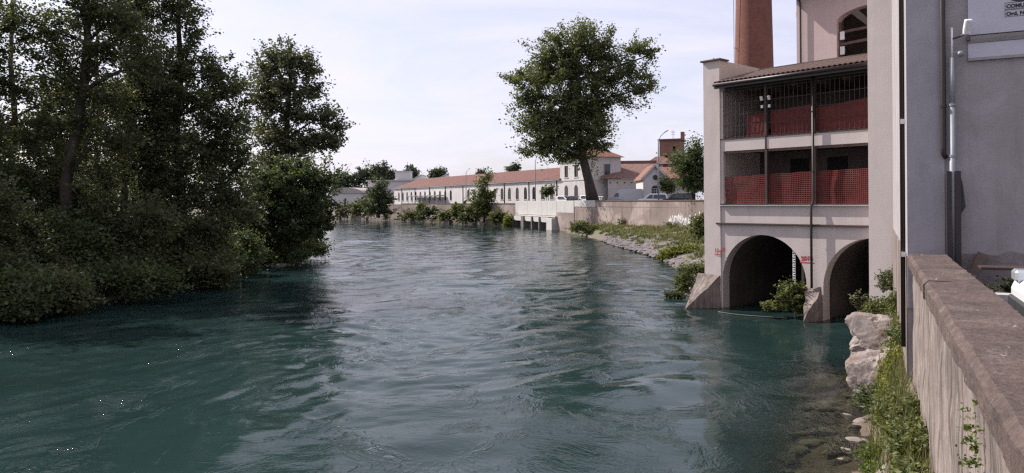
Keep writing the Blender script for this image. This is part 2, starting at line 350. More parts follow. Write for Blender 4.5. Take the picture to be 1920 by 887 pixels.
def tree(name, label, cat, base, trunk, r0, lobes, n, leaf, mat, clump=.9, per=60, group=None, nbr=60, kids=None, minz=.15):
    """trunk: list of world points; lobes in world coordinates; everything stored relative to the base"""
    base = Vector(base); t = thing(name, label, cat, base, 0, group)
    tr = [Vector(p)-base for p in trunk]
    m = MB(); k = len(tr)
    m.tube(tr, [r0*(1.35 if i == 0 else 1-.62*i/(k-1)) for i in range(k)], 10)
    lob = [(tuple(Vector(c)-base), r) for c, r in lobes]
    P, T, C = clump_points(lob, n, clump, per)
    keep = P[:,2]+base.z > minz; P, T = P[keep], T[keep]
    def near(p):   # a joint on the upper trunk, below the target
        best = min(tr[2:] if len(tr) > 4 else tr[1:], key=lambda q: (q-p).length+(3 if q.z > p.z else 0)); return best
    mids = []
    for c, r in lob:
        c = Vector(c); a = near(c); mid = a.lerp(c, .5)+Vector((0,0,.08*(c-a).length))+Vector(rng.normal(size=3))*.05*(c-a).length
        rr = min(r0*.38, .05+.022*(c-a).length*max(r0, .3)*2)
        if c.z-a.z < .3*(c-a).length: rr *= .45
        m.tube([a, mid, c], [rr, rr*.65, rr*.25], 6); mids.append((mid, rr*.5)); mids.append((c, rr*.25))
    for i in rng.permutation(len(C))[:nbr]:
        c = Vector(C[i]); a, rr = min(mids, key=lambda q: (q[0]-c).length)
        if (c-a).length < 7: m.tube([a, a.lerp(c, .5)+Vector(rng.normal(size=3))*.12, c], [rr*.7, rr*.45, .012], 5, cap=False)
    m.build('trunk', M['bark'], t, smooth=True)
    leaf_mesh('crown', P, leaf, mat, t, T)
    return t
def pxl(D, l):   # pixel lobes (x, y, rx, ry [, dD]) -> world lobes
    o = []
    for q in l:
        d = D+(q[4] if len(q) > 4 else 0); s = d/F
        o.append((tuple(at(q[0], q[1], d)), (q[2]*s, (q[2]+q[3])*.5*s, q[3]*s)))
    return o
def bush(label, base, lobes, n, leaf, mat, name='bush', cat='bush', clump=.35, per=30, group=None, stems=7, minz=.04):
    base = Vector(base); t = thing(name, label, cat, base, 0, group)
    lob = [(tuple(Vector(c)-base), r) for c, r in lobes]
    P, T, C = clump_points(lob, n, clump, per); keep = P[:,2]+base.z > minz
    m = MB()
    for i in rng.permutation(len(C))[:stems]:
        c = Vector(C[i]); m.tube([Vector(rng.normal(size=3))*.04, c*.5+Vector((0,0,.1)), c], [.016, .011, .004], 5, cap=False)
    if stems: m.build('stem', M['bark'], t)
    leaf_mesh('foliage', P[keep], leaf, mat, t, T[keep]); return t

# ================================================================== STRUCTURE
# the land beside the water: local axes of the near bank wall
BD = Vector((.437,.8995)); BR = Vector((.8995,-.437)); BROT = math.atan2(-.437, .8995)
def bank_w(x, y, z): q = BR*x+BD*y; return Vector((q.x, q.y, z))
QC = [(-95,330), (-31,209), (.7,149.5), (9.9,119.5), (21,79), (27,56), (15.2,39.5), (11.3,36.3)]      # line of the right-hand quay
FROT = math.atan2(-.746, .665); F0 = Vector((9.63, 34.4, 0))
def fac(s, y, z): return Vector((F0.x+.665*s+.746*y, F0.y-.746*s+.665*y, z))
GZ = 4.1
def plate(name, poly, z, mat, kind='structure'):
    tri = tessellate_polygon([[Vector((p[0], p[1], 0)) for p in poly]])
    me = bpy.data.meshes.new(name); me.from_pydata([(p[0], p[1], z) for p in poly], [], [tuple(t_) for t_ in tri]); me.update()
    for p in me.polygons:
        if p.normal.z < 0: p.flip()
    return tag(finish(me, name, mat, recalc=False), kind=kind)
LB = [(-24,-60), (-23,20), (-21.8,32), (-20.2,44), (-19.6,58), (-22.5,77), (-29,112), (-46,190), (-75,250), (-130,300)]
# base sheet under everything, out to the horizon
def sheet(name, x0, x1, y0, y1, nx, ny, zf, mat):
    xs = np.linspace(x0, x1, nx); ys = np.linspace(y0, y1, ny); X, Y = np.meshgrid(xs, ys)
    Z = zf(X, Y); V = np.stack([X, Y, Z], -1).reshape(-1, 3)
    idx = np.arange(nx*ny).reshape(ny, nx)
    Fq = np.stack([idx[:-1,:-1], idx[:-1,1:], idx[1:,1:], idx[1:,:-1]], -1).reshape(-1, 4)
    me = bpy.data.meshes.new(name); me.from_pydata(V.tolist(), [], Fq.tolist()); me.update()
    return finish(me, name, mat, recalc=False, smooth=True)
tag(sheet('terrain', -2500, 2500, -400, 3800, 3, 3, lambda X, Y: X*0-3.0, M['ground']), kind='structure')
right_land = QC[:-2]+[(60,38), (400,0), (2400,500), (2400,3700), (-2400,3700), (-2400,420), (-140,380)]
plate('quay_ground', right_land, GZ, M['asphalt'])
plate('left_bank_ground', [(p[0]-4.2, p[1]) for p in LB]+[(-140,380), (-2400,420), (-2400,-300), (-28,-300)], 3.0, M['ground'])
road = [tuple(bank_w(1.05, -8, 0).xy), tuple(bank_w(1.05, 15.2, 0).xy), tuple(bank_w(20, 15.2, 0).xy), tuple(bank_w(40, 5, 0).xy), tuple(bank_w(40, -8, 0).xy)]
plate('road', road, 3.4, M['asphalt'])
def loft(name, rows, mat, nz_=.12, kind='structure', sub=5):
    """rows: list of polylines (same count) -> bumpy bank sheet"""
    A = np.array(rows, float)
    def up(a, k, ax):
        n = a.shape[ax]; q = np.linspace(0, n-1, (n-1)*k+1); i = np.minimum(q.astype(int), n-2); f = (q-i)
        sh = [1]*a.ndim; sh[ax] = -1; f = f.reshape(sh)
        return np.take(a, i, ax)*(1-f)+np.take(a, i+1, ax)*f
    A = up(up(A, sub, 0), sub, 1)
    for i in range(A.shape[0]):
        for j in range(A.shape[1]):
            p = Vector(A[i,j]); A[i,j] += np.array(mnoise.noise_vector(p*1.1))*nz_+np.array(mnoise.noise_vector(p*3.1))*nz_*.5
    r, c = A.shape[:2]; idx = np.arange(r*c).reshape(r, c)
    Fq = np.stack([idx[:-1,:-1], idx[:-1,1:], idx[1:,1:], idx[1:,:-1]], -1).reshape(-1, 4)
    me = bpy.data.meshes.new(name); me.from_pydata(A.reshape(-1, 3).tolist(), [], Fq.tolist()); me.update()
    o = finish(me, name, mat, smooth=True); return tag(o, kind=kind)
loft('left_bank', [[(x+1.2, y, -3.1), (x, y, -.1), (x-1.0, y, .9), (x-2.6, y, 2.2), (x-4.6, y, 3.05)] for x, y in LB], M['bank'], .35)
# right bank between water and quay wall
RW = [(-31,209,.8), (0,150,.8), (8.3,118,2.0), (10.3,104,4), (11.1,83,5), (11.9,69,6), (12.2,58,6), (11.5,47,5), (9.0,38.5,4)]
rows = []
for x, y, wd in RW[2:]:
    rows.append([(x-3, y-.8, -3.1), (x, y, -.12), (x+.25*wd, y+.1*wd, .55), (x+.6*wd, y+.3*wd, 1.2), (x+1.4*wd, y+.6*wd, 1.7), (x+3.2*wd, y+1.0*wd, 2.0)])
loft('right_bank', rows, M['bank'], .3)
# near bank under the wall, and the shallow stony bed
rows = [[tuple(bank_w(.75, y, 2.0+.25*math.sin(y))), tuple(bank_w(.42, y, 1.35)), tuple(bank_w(.12, y, .55)), tuple(bank_w(-.10, y, -.02)), tuple(bank_w(-.6, y, -.10)), tuple(bank_w(-1.5, y, -.24)), tuple(bank_w(-2.6, y, -.7)), tuple(bank_w(-5, y, -3.1))] for y in np.linspace(2, 27, 18)]
loft('near_bank', rows, M['bed'], .10, sub=6)

# ------------------------------------------------------------------ water
WAVE = .0165
def water():
    xs = np.concatenate([np.linspace(-150, -32, 30, False), np.arange(-32, 16, .13), np.linspace(16, 36, 20)])
    ys = [-30., -10., 4., 9.]
    while ys[-1] < 330: ys.append(ys[-1]+max(.10, min(4.0, .10+(ys[-1]-18)*.0055)))
    ys = np.array(ys); dyv = np.gradient(ys)
    X, Y = np.meshgrid(xs, ys); nx, ny = len(xs), len(ys); DY = np.maximum(np.repeat(dyv[:,None], nx, 1), .13)
    rw = np.random.default_rng(5)
    # slow eddies bend the wave trains
    wx = X.copy(); wy = Y.copy()
    for _ in range(7):
        L_w = rw.uniform(5, 16); th = rw.uniform(0, 6.28); ph = rw.uniform(0, 6.28); kx, ky = math.cos(th)*6.28/L_w, math.sin(th)*6.28/L_w; A_ = .085*L_w
        q = np.sin(kx*X+ky*Y+ph)*A_; wx = wx-ky/math.hypot(kx, ky)*q*.7; wy = wy+kx/math.hypot(kx, ky)*q*.7
    pm = np.zeros_like(X)
    for _ in range(9):
        L_w = rw.uniform(4, 22); th = rw.uniform(0, 6.28); pm += np.sin((math.cos(th)*wx+.6*math.sin(th)*wy)*6.28/L_w+rw.uniform(0, 6.28))
    pm = np.clip(.5+.22*pm, .10, 1.0)
    Z = np.zeros_like(X)
    for _ in range(90):
        lam = math.exp(rw.uniform(math.log(.42), math.log(3.6))); th = rw.normal(math.pi/2+.35, .75); ph = rw.uniform(0, 6.28)
        amp = WAVE*lam/6.28*np.clip((lam/DY-2.6)/2, 0, 1)
        sn = np.sin((math.cos(th)*wx+math.sin(th)*wy)*6.28/lam+ph)
        Z += amp*(sn+.25*np.cos(2*((math.cos(th)*wx+math.sin(th)*wy)*6.28/lam+ph)))*(pm if lam < 2.2 else .6)
    V = np.stack([X, Y, Z], -1).reshape(-1, 3); idx = np.arange(nx*ny).reshape(ny, nx)
    Fq = np.stack([idx[:-1,:-1], idx[:-1,1:], idx[1:,1:], idx[1:,:-1]], -1).reshape(-1, 4)
    me = bpy.data.meshes.new('river_water'); me.from_pydata(V.tolist(), [], Fq.tolist()); me.update()
    lx = V[:,0]*.8995-V[:,1]*.437; ly = V[:,0]*.437+V[:,1]*.8995
    dep = np.where((ly < 28), np.interp(lx, [-3.6, -2.5, -1.4, -.4], [1, .80, .25, .06]), 1.0)
    dep = np.where(ly > 22, np.maximum(dep, np.clip((ly-22)/4, 0, 1)), dep)
    a = me.attributes.new('depth', 'FLOAT', 'POINT'); a.data.foreach_set('value', dep.astype(np.float32))
    m, t, b = newmat('river_water'); t.nodes.remove(b); o = t.nodes['Material Output']
    g = node(t, 'ShaderNodeNewGeometry')
    # flow-warped coordinates
    warp = node(t, 'ShaderNodeTexNoise'); warp.inputs['Scale'].default_value = .16; warp.inputs['Detail'].default_value = 3; t.links.new(g.outputs['Position'], warp.inputs['Vector'])
    sb = node(t, 'ShaderNodeVectorMath', operation='SUBTRACT'); sb.inputs[1].default_value = (.5,.5,.5); t.links.new(warp.outputs['Color'], sb.inputs[0])
    sl = node(t, 'ShaderNodeVectorMath', operation='SCALE'); sl.inputs['Scale'].default_value = 5.5; t.links.new(sb.outputs[0], sl.inputs[0])
    ad = node(t, 'ShaderNodeVectorMath', operation='ADD'); t.links.new(g.outputs['Position'], ad.inputs[0]); t.links.new(sl.outputs[0], ad.inputs[1])
    def nn(scale, det, ro, str3=(1,1,1), src=None, dist=0, rot=0):
        mp = node(t, 'ShaderNodeMapping'); mp.inputs['Scale'].default_value = str3; mp.inputs['Rotation'].default_value = (0,0,rot)
        t.links.new(src or ad.outputs[0], mp.inputs[0]); return nz(t, mp.outputs[0], scale, det, ro, dist)
    swell = nn(.55, 3, .5, (1,.8,1), dist=.8)
    chop = nn(2.3, 2, .5, (.75,1.25,1), dist=.5, rot=.25)
    rip = nn(7.5, 2, .5, (.7,1.2,1), dist=.4, rot=.2)
    fine = nn(19, 2, .5, (.8,1.2,1))
    # calm and broken patches on the stream
    mask = ramp(t, nn(.10, 4, .6, (1,.6,1), dist=1.2), .38, .66, .22, 1.0)
    def mul(a, b_):
        q = node(t, 'ShaderNodeMath', operation='MULTIPLY')
        for i, s in enumerate((a, b_)):
            if hasattr(s, 'links'): t.links.new(s, q.inputs[i])
            else: q.inputs[i].default_value = s
        return q.outputs[0]
    def add(a, b_):
        q = node(t, 'ShaderNodeMath', operation='ADD'); t.links.new(a, q.inputs[0]); t.links.new(b_, q.inputs[1]); return q.outputs[0]
    spark = nn(9.0, 3, .6, (.55,1.3,1), dist=.3)
    smask = ramp(t, nn(.5, 5, .7, (1,.5,1), dist=.4), .53, .82, 0, 1.0)
    h = add(add(mul(swell, .014), mul(mul(chop, mask), .014)), add(mul(mul(rip, mask), .012), mul(mul(fine, mask), .0045)))
    h = add(h, mul(mul(spark, smask), .105))
    bp = node(t, 'ShaderNodeBump'); bp.inputs['Strength'].default_value = 1; bp.inputs['Distance'].default_value = 1.0
    t.links.new(h, bp.inputs['Height'])
    fr = node(t, 'ShaderNodeFresnel'); fr.inputs['IOR'].default_value = 1.333; t.links.new(bp.outputs[0], fr.inputs['Normal'])
    gl = node(t, 'ShaderNodeBsdfGlossy'); gl.inputs['Roughness'].default_value = .035; t.links.new(bp.outputs[0], gl.inputs['Normal'])
    body = node(t, 'ShaderNodeBsdfDiffuse')
    k = mixc(t, ramp(t, nn(.22, 4, .6, (1,.7,1)), .35, .65), (.011,.025,.024), (.016,.034,.032)); t.links.new(k, body.inputs['Color'])
    tp = node(t, 'ShaderNodeBsdfTransparent'); tp.inputs['Color'].default_value = (.62,.66,.56,1)
    da = node(t, 'ShaderNodeAttribute', attribute_name='depth')
    mx1 = node(t, 'ShaderNodeMixShader'); t.links.new(da.outputs['Fac'], mx1.inputs[0]); t.links.new(tp.outputs[0], mx1.inputs[1]); t.links.new(body.outputs[0], mx1.inputs[2])
    mx2 = node(t, 'ShaderNodeMixShader'); t.links.new(fr.outputs[0], mx2.inputs[0]); t.links.new(mx1.outputs[0], mx2.inputs[1]); t.links.new(gl.outputs[0], mx2.inputs[2])
    t.links.new(mx2.outputs[0], o.inputs[0])
    tag(finish(me, 'river_water', m, recalc=False, smooth=True), kind='structure')
water()

# ------------------------------------------------------------------ near bank wall with coping stones
pw = thing('river_parapet', 'long weathered parapet wall with brown coping running along the near bank', 'wall', (0,0,0), BROT)
def rough_block(name, x0, x1, y0, y1, z0, z1, mat, parent, cuts, amp, rnd=.02, freq=2.5):
    me = bpy.data.meshes.new(name); bm = bmesh.new()
    nx, ny, nz_ = cuts
    grid = {}
    def vert(i, j, k):
        if (i,j,k) not in grid: grid[(i,j,k)] = bm.verts.new((x0+(x1-x0)*i/nx, y0+(y1-y0)*j/ny, z0+(z1-z0)*k/nz_))
        return grid[(i,j,k)]
    for i in range(nx):
        for j in range(ny):
            bm.faces.new([vert(i,j,0), vert(i,j+1,0), vert(i+1,j+1,0), vert(i+1,j,0)]); bm.faces.new([vert(i,j,nz_), vert(i+1,j,nz_), vert(i+1,j+1,nz_), vert(i,j+1,nz_)])
    for i in range(nx):
        for k in range(nz_):
            bm.faces.new([vert(i,0,k), vert(i+1,0,k), vert(i+1,0,k+1), vert(i,0,k+1)]); bm.faces.new([vert(i,ny,k), vert(i,ny,k+1), vert(i+1,ny,k+1), vert(i+1,ny,k)])
    for j in range(ny):
        for k in range(nz_):
            bm.faces.new([vert(0,j,k), vert(0,j,k+1), vert(0,j+1,k+1), vert(0,j+1,k)]); bm.faces.new([vert(nx,j,k), vert(nx,j+1,k), vert(nx,j+1,k+1), vert(nx,j,k+1)])
    for (i,j,k), v in grid.items():
        edge = (i in (0, nx))+(k in (0, nz_))
        d = Vector(mnoise.noise_vector(v.co*freq+Vector((y0,0,0))))*amp+Vector(mnoise.noise_vector(v.co*freq*4))*amp*.4
        if edge == 2: d += Vector(((rnd if i == 0 else -rnd), 0, (rnd if k == 0 else -rnd)))
        d.y *= .3; v.co += d
    bm.to_mesh(me); bm.free(); return finish(me, name, mat, parent, smooth=False)
yy = -4.0; joints = [1.2, 4.95, 10.3]
for y1 in joints+[15.2]:
    rough_block('coping_stone', .53, 1.17, yy+(.004 if y1 > 14 else .009), y1-(.004 if y1 > 10 else .009), 3.74, 4.0, M['coping'], pw, (14, max(12, int((y1-yy)*16)), 5), .022, .026)
    yy = y1
rough_block('wall_face', .60, 1.11, -4, 15.2, -1.2, 3.75, M['oldwall'], pw, (2, 90, 30), .035, 0, 1.7)

# ------------------------------------------------------------------ near grey building
nb = thing('grey_building', 'near grey plastered building above the parapet with brown downpipes', 'building', (7.22,13.62,0), math.atan2(-.44,.9))
opening_wall(30, -1.5, 24, [], 14, 'wall', M['lilac2'], nb)
MB().box(-.012, .58, -.05, .3, 3.0, 24).build('pilaster', M['lilac'], nb)
MB().box(-.035,-.002,.02,14,-1.5,3.95).build('plinth', M['oldwall'], nb)
# flaked render along the wall foot
def flake(name, xa, xb, zb, zt, amp, parent, mat, y):
    n = 40; prof = [(xa, zb), (xb, zb)]
    for i in range(n+1):
        x = xb+(xa-xb)*i/n; prof.append((x, zt+amp*mnoise.noise(Vector((x*2.3, 0, 3)))+amp*.5*mnoise.noise(Vector((x*7, 5, 3)))))
    return MB().prism(prof, 'y', y, y+.03).build(name, mat, parent)
flake('bare_render', .75, 9, 3.0, 4.02, .16, nb, M['peel'], -.022)
MB().tube([(.56,-.14,24),(.56,-.14,5.9),(.56,-.14,5.78),(.60,-.1,5.72)], .045, 10).build('downpipe', M['brown'], nb, smooth=True)
for z in (6.6, 8.6, 10.6): MB().tube([(.56,-.14,z),(.56,-.14,z+.05)], .056, 10).build('pipe_bracket', M['brown'], nb)
MB().tube([(-.07,.5,24),(-.07,.5,2.2)], .045, 10).build('downpipe', M['brown'], nb, smooth=True)
for z in (3.9, 6.4, 9.2): MB().box(-.10,-.014,.44,.56,z,z+.09).build('pipe_bracket', M['white_metal'], nb)
# notice board
sg = thing('notice_board', 'pale municipal notice board with black lettering above a moulded ledge on the grey wall', 'sign', nb.location, nb.rotation_euler.z)
MB().box(.955, 3.6, -.07, -.005, 7.86, 11).build('panel', M['sign'], sg)
MB().prism([(-.12,7.83),(-.005,7.83),(-.005,7.72),(-.06,7.72),(-.10,7.78)], 'x', .95, 3.6).build('ledge', M['lilac2'], sg)
MB().box(.955, 3.6, -.045, -.005, 7.46, 7.715).build('lower_panel', M['sign'], sg)
MB().box(.95, 3.6, -.07, -.004, 7.41, 7.455).build('lower_ledge', M['lilac2'], sg)
def text(body, size, loc, rot, mat, parent, name, ext=.002, bold=0):
    c = bpy.data.curves.new(name, 'FONT'); c.body = body; c.size = size; c.extrude = ext; c.offset = bold
    o = bpy.data.objects.new(name+'_tmp', c); col.objects.link(o)
    bpy.context.view_layer.update(); dg = bpy.context.evaluated_depsgraph_get()
    me = bpy.data.meshes.new_from_object(o.evaluated_get(dg)); bpy.data.objects.remove(o)
    me.materials.clear(); me.materials.append(mat)
    q = bpy.data.objects.new(name, me); col.objects.link(q); q.parent = parent; q.location = loc; q.rotation_euler = rot; return q
for (z0, z1, s) in ((8.245, 8.36, 'COMUNE'), (8.115, 8.235, 'Ord. N')):
    fm = MB()
    fm.box(1.50, 2.4, -.075, -.071, z0, z0+.006); fm.box(1.50, 2.4, -.075, -.071, z1-.006, z1); fm.box(1.50, 1.506, -.075, -.071, z0+.006, z1-.006); fm.box(2.394, 2.4, -.075, -.071, z0+.006, z1-.006)
    fm.build('text_border', M['black_paint'], sg)
    text(s, .088, (1.52, -.074, z0+.022), (R(90),0,0), M['black_paint'], sg, 'lettering', .002, .004)
em = MB(); ring = [(1.74+.20*math.cos(a), -.074, 8.50+.125*math.sin(a)) for a in np.linspace(0, 2*math.pi, 33)]
for a, b in zip(ring, ring[1:]): em.strip(a, b, .03, th=.004)
for k in range(12):
    x = 1.61+.024*k; z = 8.46+.03*math.sin(k*2.1); em.strip((x,-.074,z-.03), (x+.02,-.074,z+.05), .012, th=.004)
em.build('emblem', M['black_paint'], sg)
# camera pole
cp = thing('camera_pole', 'galvanised pole with a security camera rising beside the brown downpipe', 'pole', tuple(nb.matrix_basis @ Vector((.70,-.16,3.42))), nb.rotation_euler.z)
MB().tube([(0,0,0),(0,0,3.2)], .052, 12).build('lower_tube', M['galv'], cp, smooth=True)
MB().tube([(0,0,3.2),(0,0,4.05)], .045, 12).build('upper_tube', M['galv'], cp, smooth=True)
MB().tube([(0,0,4.05),(0,0,4.58)], .018, 8).build('mast', M['white_metal'], cp, smooth=True)
for z in (2.3, 3.2): MB().tube([(0,0,z),(0,0,z+.04)], .062, 12).build('collar', M['galv'], cp)
MB().box(-.10,-.03,-.085,.02,0,2.05).build('channel_cover', M['brown'], cp); MB().box(.03,.115,-.085,.02,0,2.05).build('channel_cover', M['brown'], cp)
MB().prism([(.118,1.3),(.19,1.42),(.17,1.6),(.15,1.8),(.118,1.95)], 'y', -.03, .01).build('torn_sleeve', M['plastic'], cp)
cb_ = MB(); cb_.box(-.06,.06,-.13,.13,-.05,.05); ob = cb_.build('camera_housing', M['white_metal'], cp, bevel=.015); ob.location = (.23,-.10,4.55); ob.rotation_euler = (R(-62),0,R(14))
MB().tube([(0,0,4.38),(.10,-.03,4.40),(.20,-.08,4.44)], .016, 6).build('camera_arm', M['plastic'], cp)
MB().tube([(.23,-.16,4.36),(.235,-.18,4.29)], [.035,.03], 10).build('camera_lens', M['car_glass'], cp)
dm = MB(); dm.tube([(.13,-.02,4.15),(.13,-.02,4.12),(.13,-.02,4.08),(.13,-.02,4.05)], [.045,.06,.055,.02], 12); dm.build('dome_camera', M['galv'], cp, smooth=True)
MB().tube([(0,0,4.13),(.13,-.02,4.15)], .012, 6).build('dome_arm', M['galv'], cp)
# bench at the wall foot
bn = thing('bench', 'rusty brown bench standing against the flaking wall foot', 'bench', tuple(nb.matrix_basis @ Vector((1.0,-1.15,3.4))), nb.rotation_euler.z)
for i in range(4): MB().box(0,2.2,-.02+.11*i,.07+.11*i,.43,.475).build('slat', M['rust'], bn, bevel=.006)
for x in (.52, 1.9): MB().box(x,x+.26,0,.40,0,.428).build('leg', M['rust'], bn, bevel=.01)
lb = thing('leaning_board', 'grey board leaning against the wall foot behind the coping', 'board', tuple(nb.matrix_basis @ Vector((.80,-.42,3.4))), nb.rotation_euler.z)
MB().hexa([(0,0,0),(.10,0,0),(.10,.05,0),(0,.05,0),(.28,.30,.66),(.42,.30,.60),(.42,.35,.60),(.28,.35,.66)]).build('plank', M['wood'], lb)
wn = bush('low weeds growing under the rusty bench', nb.matrix_basis @ Vector((1.2,-.7,3.4)), [(nb.matrix_basis @ Vector((1.1+.3*i,-.75,3.5)), (.25,.2,.14)) for i in range(4)], 900, .06, G['dark2'], 'weeds', 'weeds', .1, 20, stems=4)
kb = MB().box(.8, 12, -1.75, -1.45, 3.39, 3.5).build('kerb', M['concrete'], None); kb.location = nb.location; kb.rotation_euler = nb.rotation_euler; tag(kb, kind='structure')

# ------------------------------------------------------------------ loggia mill building
mill = thing('mill_building', 'cream mill building with two water arches below a two storey loggia', 'building', F0, FROT)
A1 = (.06, 4.08, -1.6, 1.35, 2.08); A2 = (4.80, 8.82, -1.6, 1.35, 2.08)
opening_wall(9.3, -1.6, 4.70, [A1, A2], .55, 'arched_base', M['plaster_low'], mill, x0=0.0, seg=26)
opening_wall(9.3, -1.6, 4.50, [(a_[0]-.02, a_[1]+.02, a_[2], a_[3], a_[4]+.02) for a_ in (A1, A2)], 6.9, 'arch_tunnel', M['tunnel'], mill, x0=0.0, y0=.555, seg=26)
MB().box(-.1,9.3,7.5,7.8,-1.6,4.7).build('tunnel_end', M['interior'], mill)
rough_block('corner_pillar', -.87, -.002, -.06, 6.0, -1.6, 11.42, M['plaster'], mill, (3, 4, 20), .012, 0)
MB().box(-.98,.10,-.17,.62,11.42,11.50).build('pillar_cap', M['tile'], mill, bevel=.02)
MB().tube([(-.4,.1,11.5),(-.4,.1,11.58)], .03, 6).build('cap_knob', M['rust'], mill)
MB().box(-.20,6.96,-.15,.0-.002,3.86,3.94).build('string_course', M['rust'], mill, bevel=.012)
MB().box(.02,6.96,-.13,.25,4.70,4.80).build('loggia_sill', M['plaster'], mill, bevel=.012)
MB().box(.02,6.96,-.14,-.131,4.765,4.81).build('sill_flashing', M['brown'], mill)
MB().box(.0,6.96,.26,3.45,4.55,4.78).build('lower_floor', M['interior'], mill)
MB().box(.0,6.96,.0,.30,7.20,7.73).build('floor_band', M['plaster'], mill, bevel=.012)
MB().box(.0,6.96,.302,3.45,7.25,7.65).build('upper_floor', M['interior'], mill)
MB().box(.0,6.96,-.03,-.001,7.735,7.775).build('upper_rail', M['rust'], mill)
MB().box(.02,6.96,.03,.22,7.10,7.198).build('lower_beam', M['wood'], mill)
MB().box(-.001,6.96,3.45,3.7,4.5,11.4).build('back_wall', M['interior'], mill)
MB().box(-.06,.14,.0,.16,4.80,7.2).build('jamb', M['plaster_low'], mill)
MB().box(-.06,.14,.0,.16,7.73,10.0).build('jamb', M['plaster_low'], mill)
# props and clutter in the loggia
for s in (1.6, 3.4, 5.4): MB().box(s,s+.9,3.40,3.448,4.8,6.9).build('back_door', M['dark'], mill)
MB().box(3.0,6.9,1.6,1.75,7.66,9.0).build('brick_screen', M['brick_old'], mill)
for s in (.9,2.27,3.4,4.43,5.6): MB().box(s-.06,s+.06,.25,3.44,9.86,10.0).build('roof_joist', M['wood'], mill)
# posts
for s, wd in ((2.27,.055),(4.43,.08)):
    MB().box(s-wd,s+wd,-.02,.12,4.80,7.195).build('post', M['rust'], mill); MB().box(s-wd,s+wd,-.045,.12,7.78,10.0).build('post', M['rust'], mill)
MB().box(2.235,2.305,-.03,-.002,7.2,7.73).build('band_strap', M['rust'], mill)
MB().box(.0,6.96,-.05,.15,9.98,10.22).build('eave_beam', M['brown'], mill)
# downpipe
MB().tube([(4.47,-.14,10.1),(4.47,-.14,4.95),(4.44,-.16,4.82),(4.40,-.20,4.70),(4.40,-.20,4.1),(4.40,-.20,1.30)], .05, 10).build('downpipe', M['brown'], mill, smooth=True)
for z in (2.0,3.4,6.1,8.6): MB().tube([(4.40 if z < 5 else 4.47,-.20 if z < 5 else -.14,z),(4.40 if z < 5 else 4.47,-.20 if z < 5 else -.14,z+.05)], .062, 10).build('pipe_bracket', M['brown'], mill)
# grilles (upper storey) and nets
edges = [.14, 2.215, 2.325, 4.35, 4.51, 6.94]
for k in range(3):
    a, b = edges[2*k], edges[2*k+1]; g = MB()
    n = int((b-a)/.20)
    for i in range(n+1):
        x = a+.02+(b-a-.04)*i/n; g.box(x-.009,x+.009,.02,.04,7.78,9.97)
    for z in (7.84, 8.35, 8.86, 9.37, 9.9): g.box(a,b,.042,.056,z-.011,z+.011)
    g.build('window_grille', M['rust'], mill)
def net(s0, s1, z0, z1, y, pitch, wd, slope=0.0):
    m = MB(); nx = int((s1-s0)/pitch); nzz = int((z1-z0)/pitch)
    def yw(x, z): return y+.05*mnoise.noise(Vector((x*1.3, z*1.1, s0)))
    def top(x): return z1+slope*(x-s0)+.04*mnoise.noise(Vector((x*1.7, 0, z0)))
    for i in range(nx+1):
        x = s0+(s1-s0)*i/nx; zs = [z0+(top(x)-z0)*k/6 for k in range(7)]
        for p, q in zip(zs, zs[1:]): m.add([(x-wd/2,yw(x,p),p),(x+wd/2,yw(x,p),p),(x+wd/2,yw(x,q),q),(x-wd/2,yw(x,q),q)], [(0,1,2,3)])
    for j in range(nzz+1):
        f = j/nzz; xs = [s0+(s1-s0)*k/8 for k in range(9)]
        for p, q in zip(xs, xs[1:]):
            zp, zq = z0+(top(p)-z0)*f, z0+(top(q)-z0)*f
            m.add([(p,yw(p,zp)-.004,zp-wd/2),(q,yw(q,zq)-.004,zq-wd/2),(q,yw(q,zq)-.004,zq+wd/2),(p,yw(p,zp)-.004,zp+wd/2)], [(0,1,2,3)])
    return m.build('safety_net', M['net'], mill)
net(.16,2.2,4.82,5.98,.14,.075,.030,.05); net(2.34,4.34,4.82,6.08,.14,.075,.030,.03); net(4.52,6.9,4.82,6.14,.14,.075,.032,.02)
net(1.15,2.2,7.78,8.75,.30,.055,.035,.1); net(2.34,4.34,7.78,8.85,.34,.055,.036,.08); net(4.52,6.9,7.78,8.78,.20,.055,.043,.10)
# flood lamps on the post
for s in (2.12, 2.47):
    q = MB(); q.box(-.06,.06,-.05,.05,-.10,.10); o = q.build('flood_lamp', M['white_metal'], mill, bevel=.02); o.location = (s,-.09,9.42); o.rotation_euler = (R(25),0,0)
    MB().box(s-.05,s+.05,-.07,-.03,9.0,9.13).build('junction_box', M['white_metal'], mill)
MB().box(.42,.66,3.2,3.4,7.7,8.4).build('cabinet', M['dark'], mill)
# roof with single tiles
rf = MB().hexa([(-.02,-.42,10.24),(6.96,-.42,10.24),(6.96,3.5,11.20),(-.02,3.5,11.20),(-.02,-.42,10.30),(6.96,-.42,10.30),(6.96,3.5,11.26),(-.02,3.5,11.26)]).build('roof', M['wood'], mill)
tm = MB(); nseg = 6; L_ = .62
vs = []
for j, (yo, rr) in enumerate(((0,.098),(L_,.082))):
    for k in range(nseg+1):
        q = math.pi*k/nseg; vs.append((rr*math.cos(q), yo, rr*.8*math.sin(q)))
for j, (yo, rr) in enumerate(((0,.078),(L_,.064))):
    for k in range(nseg+1):
        q = math.pi*k/nseg; vs.append((rr*math.cos(q), yo, rr*.8*math.sin(q)))
n1_ = nseg+1; fs = []
for k in range(nseg):
    fs += [(k,k+1,n1_+k+1,n1_+k), (2*n1_+k,3*n1_+k,3*n1_+k+1,2*n1_+k+1), (k,2*n1_+k,2*n1_+k+1,k+1)]
tm.add(vs, fs); tile0 = tm.build('roof_tile', M['tile'], rf)
tmesh = tile0.data; bpy.data.objects.remove(tile0)
ang = math.atan2(.96, 3.92)
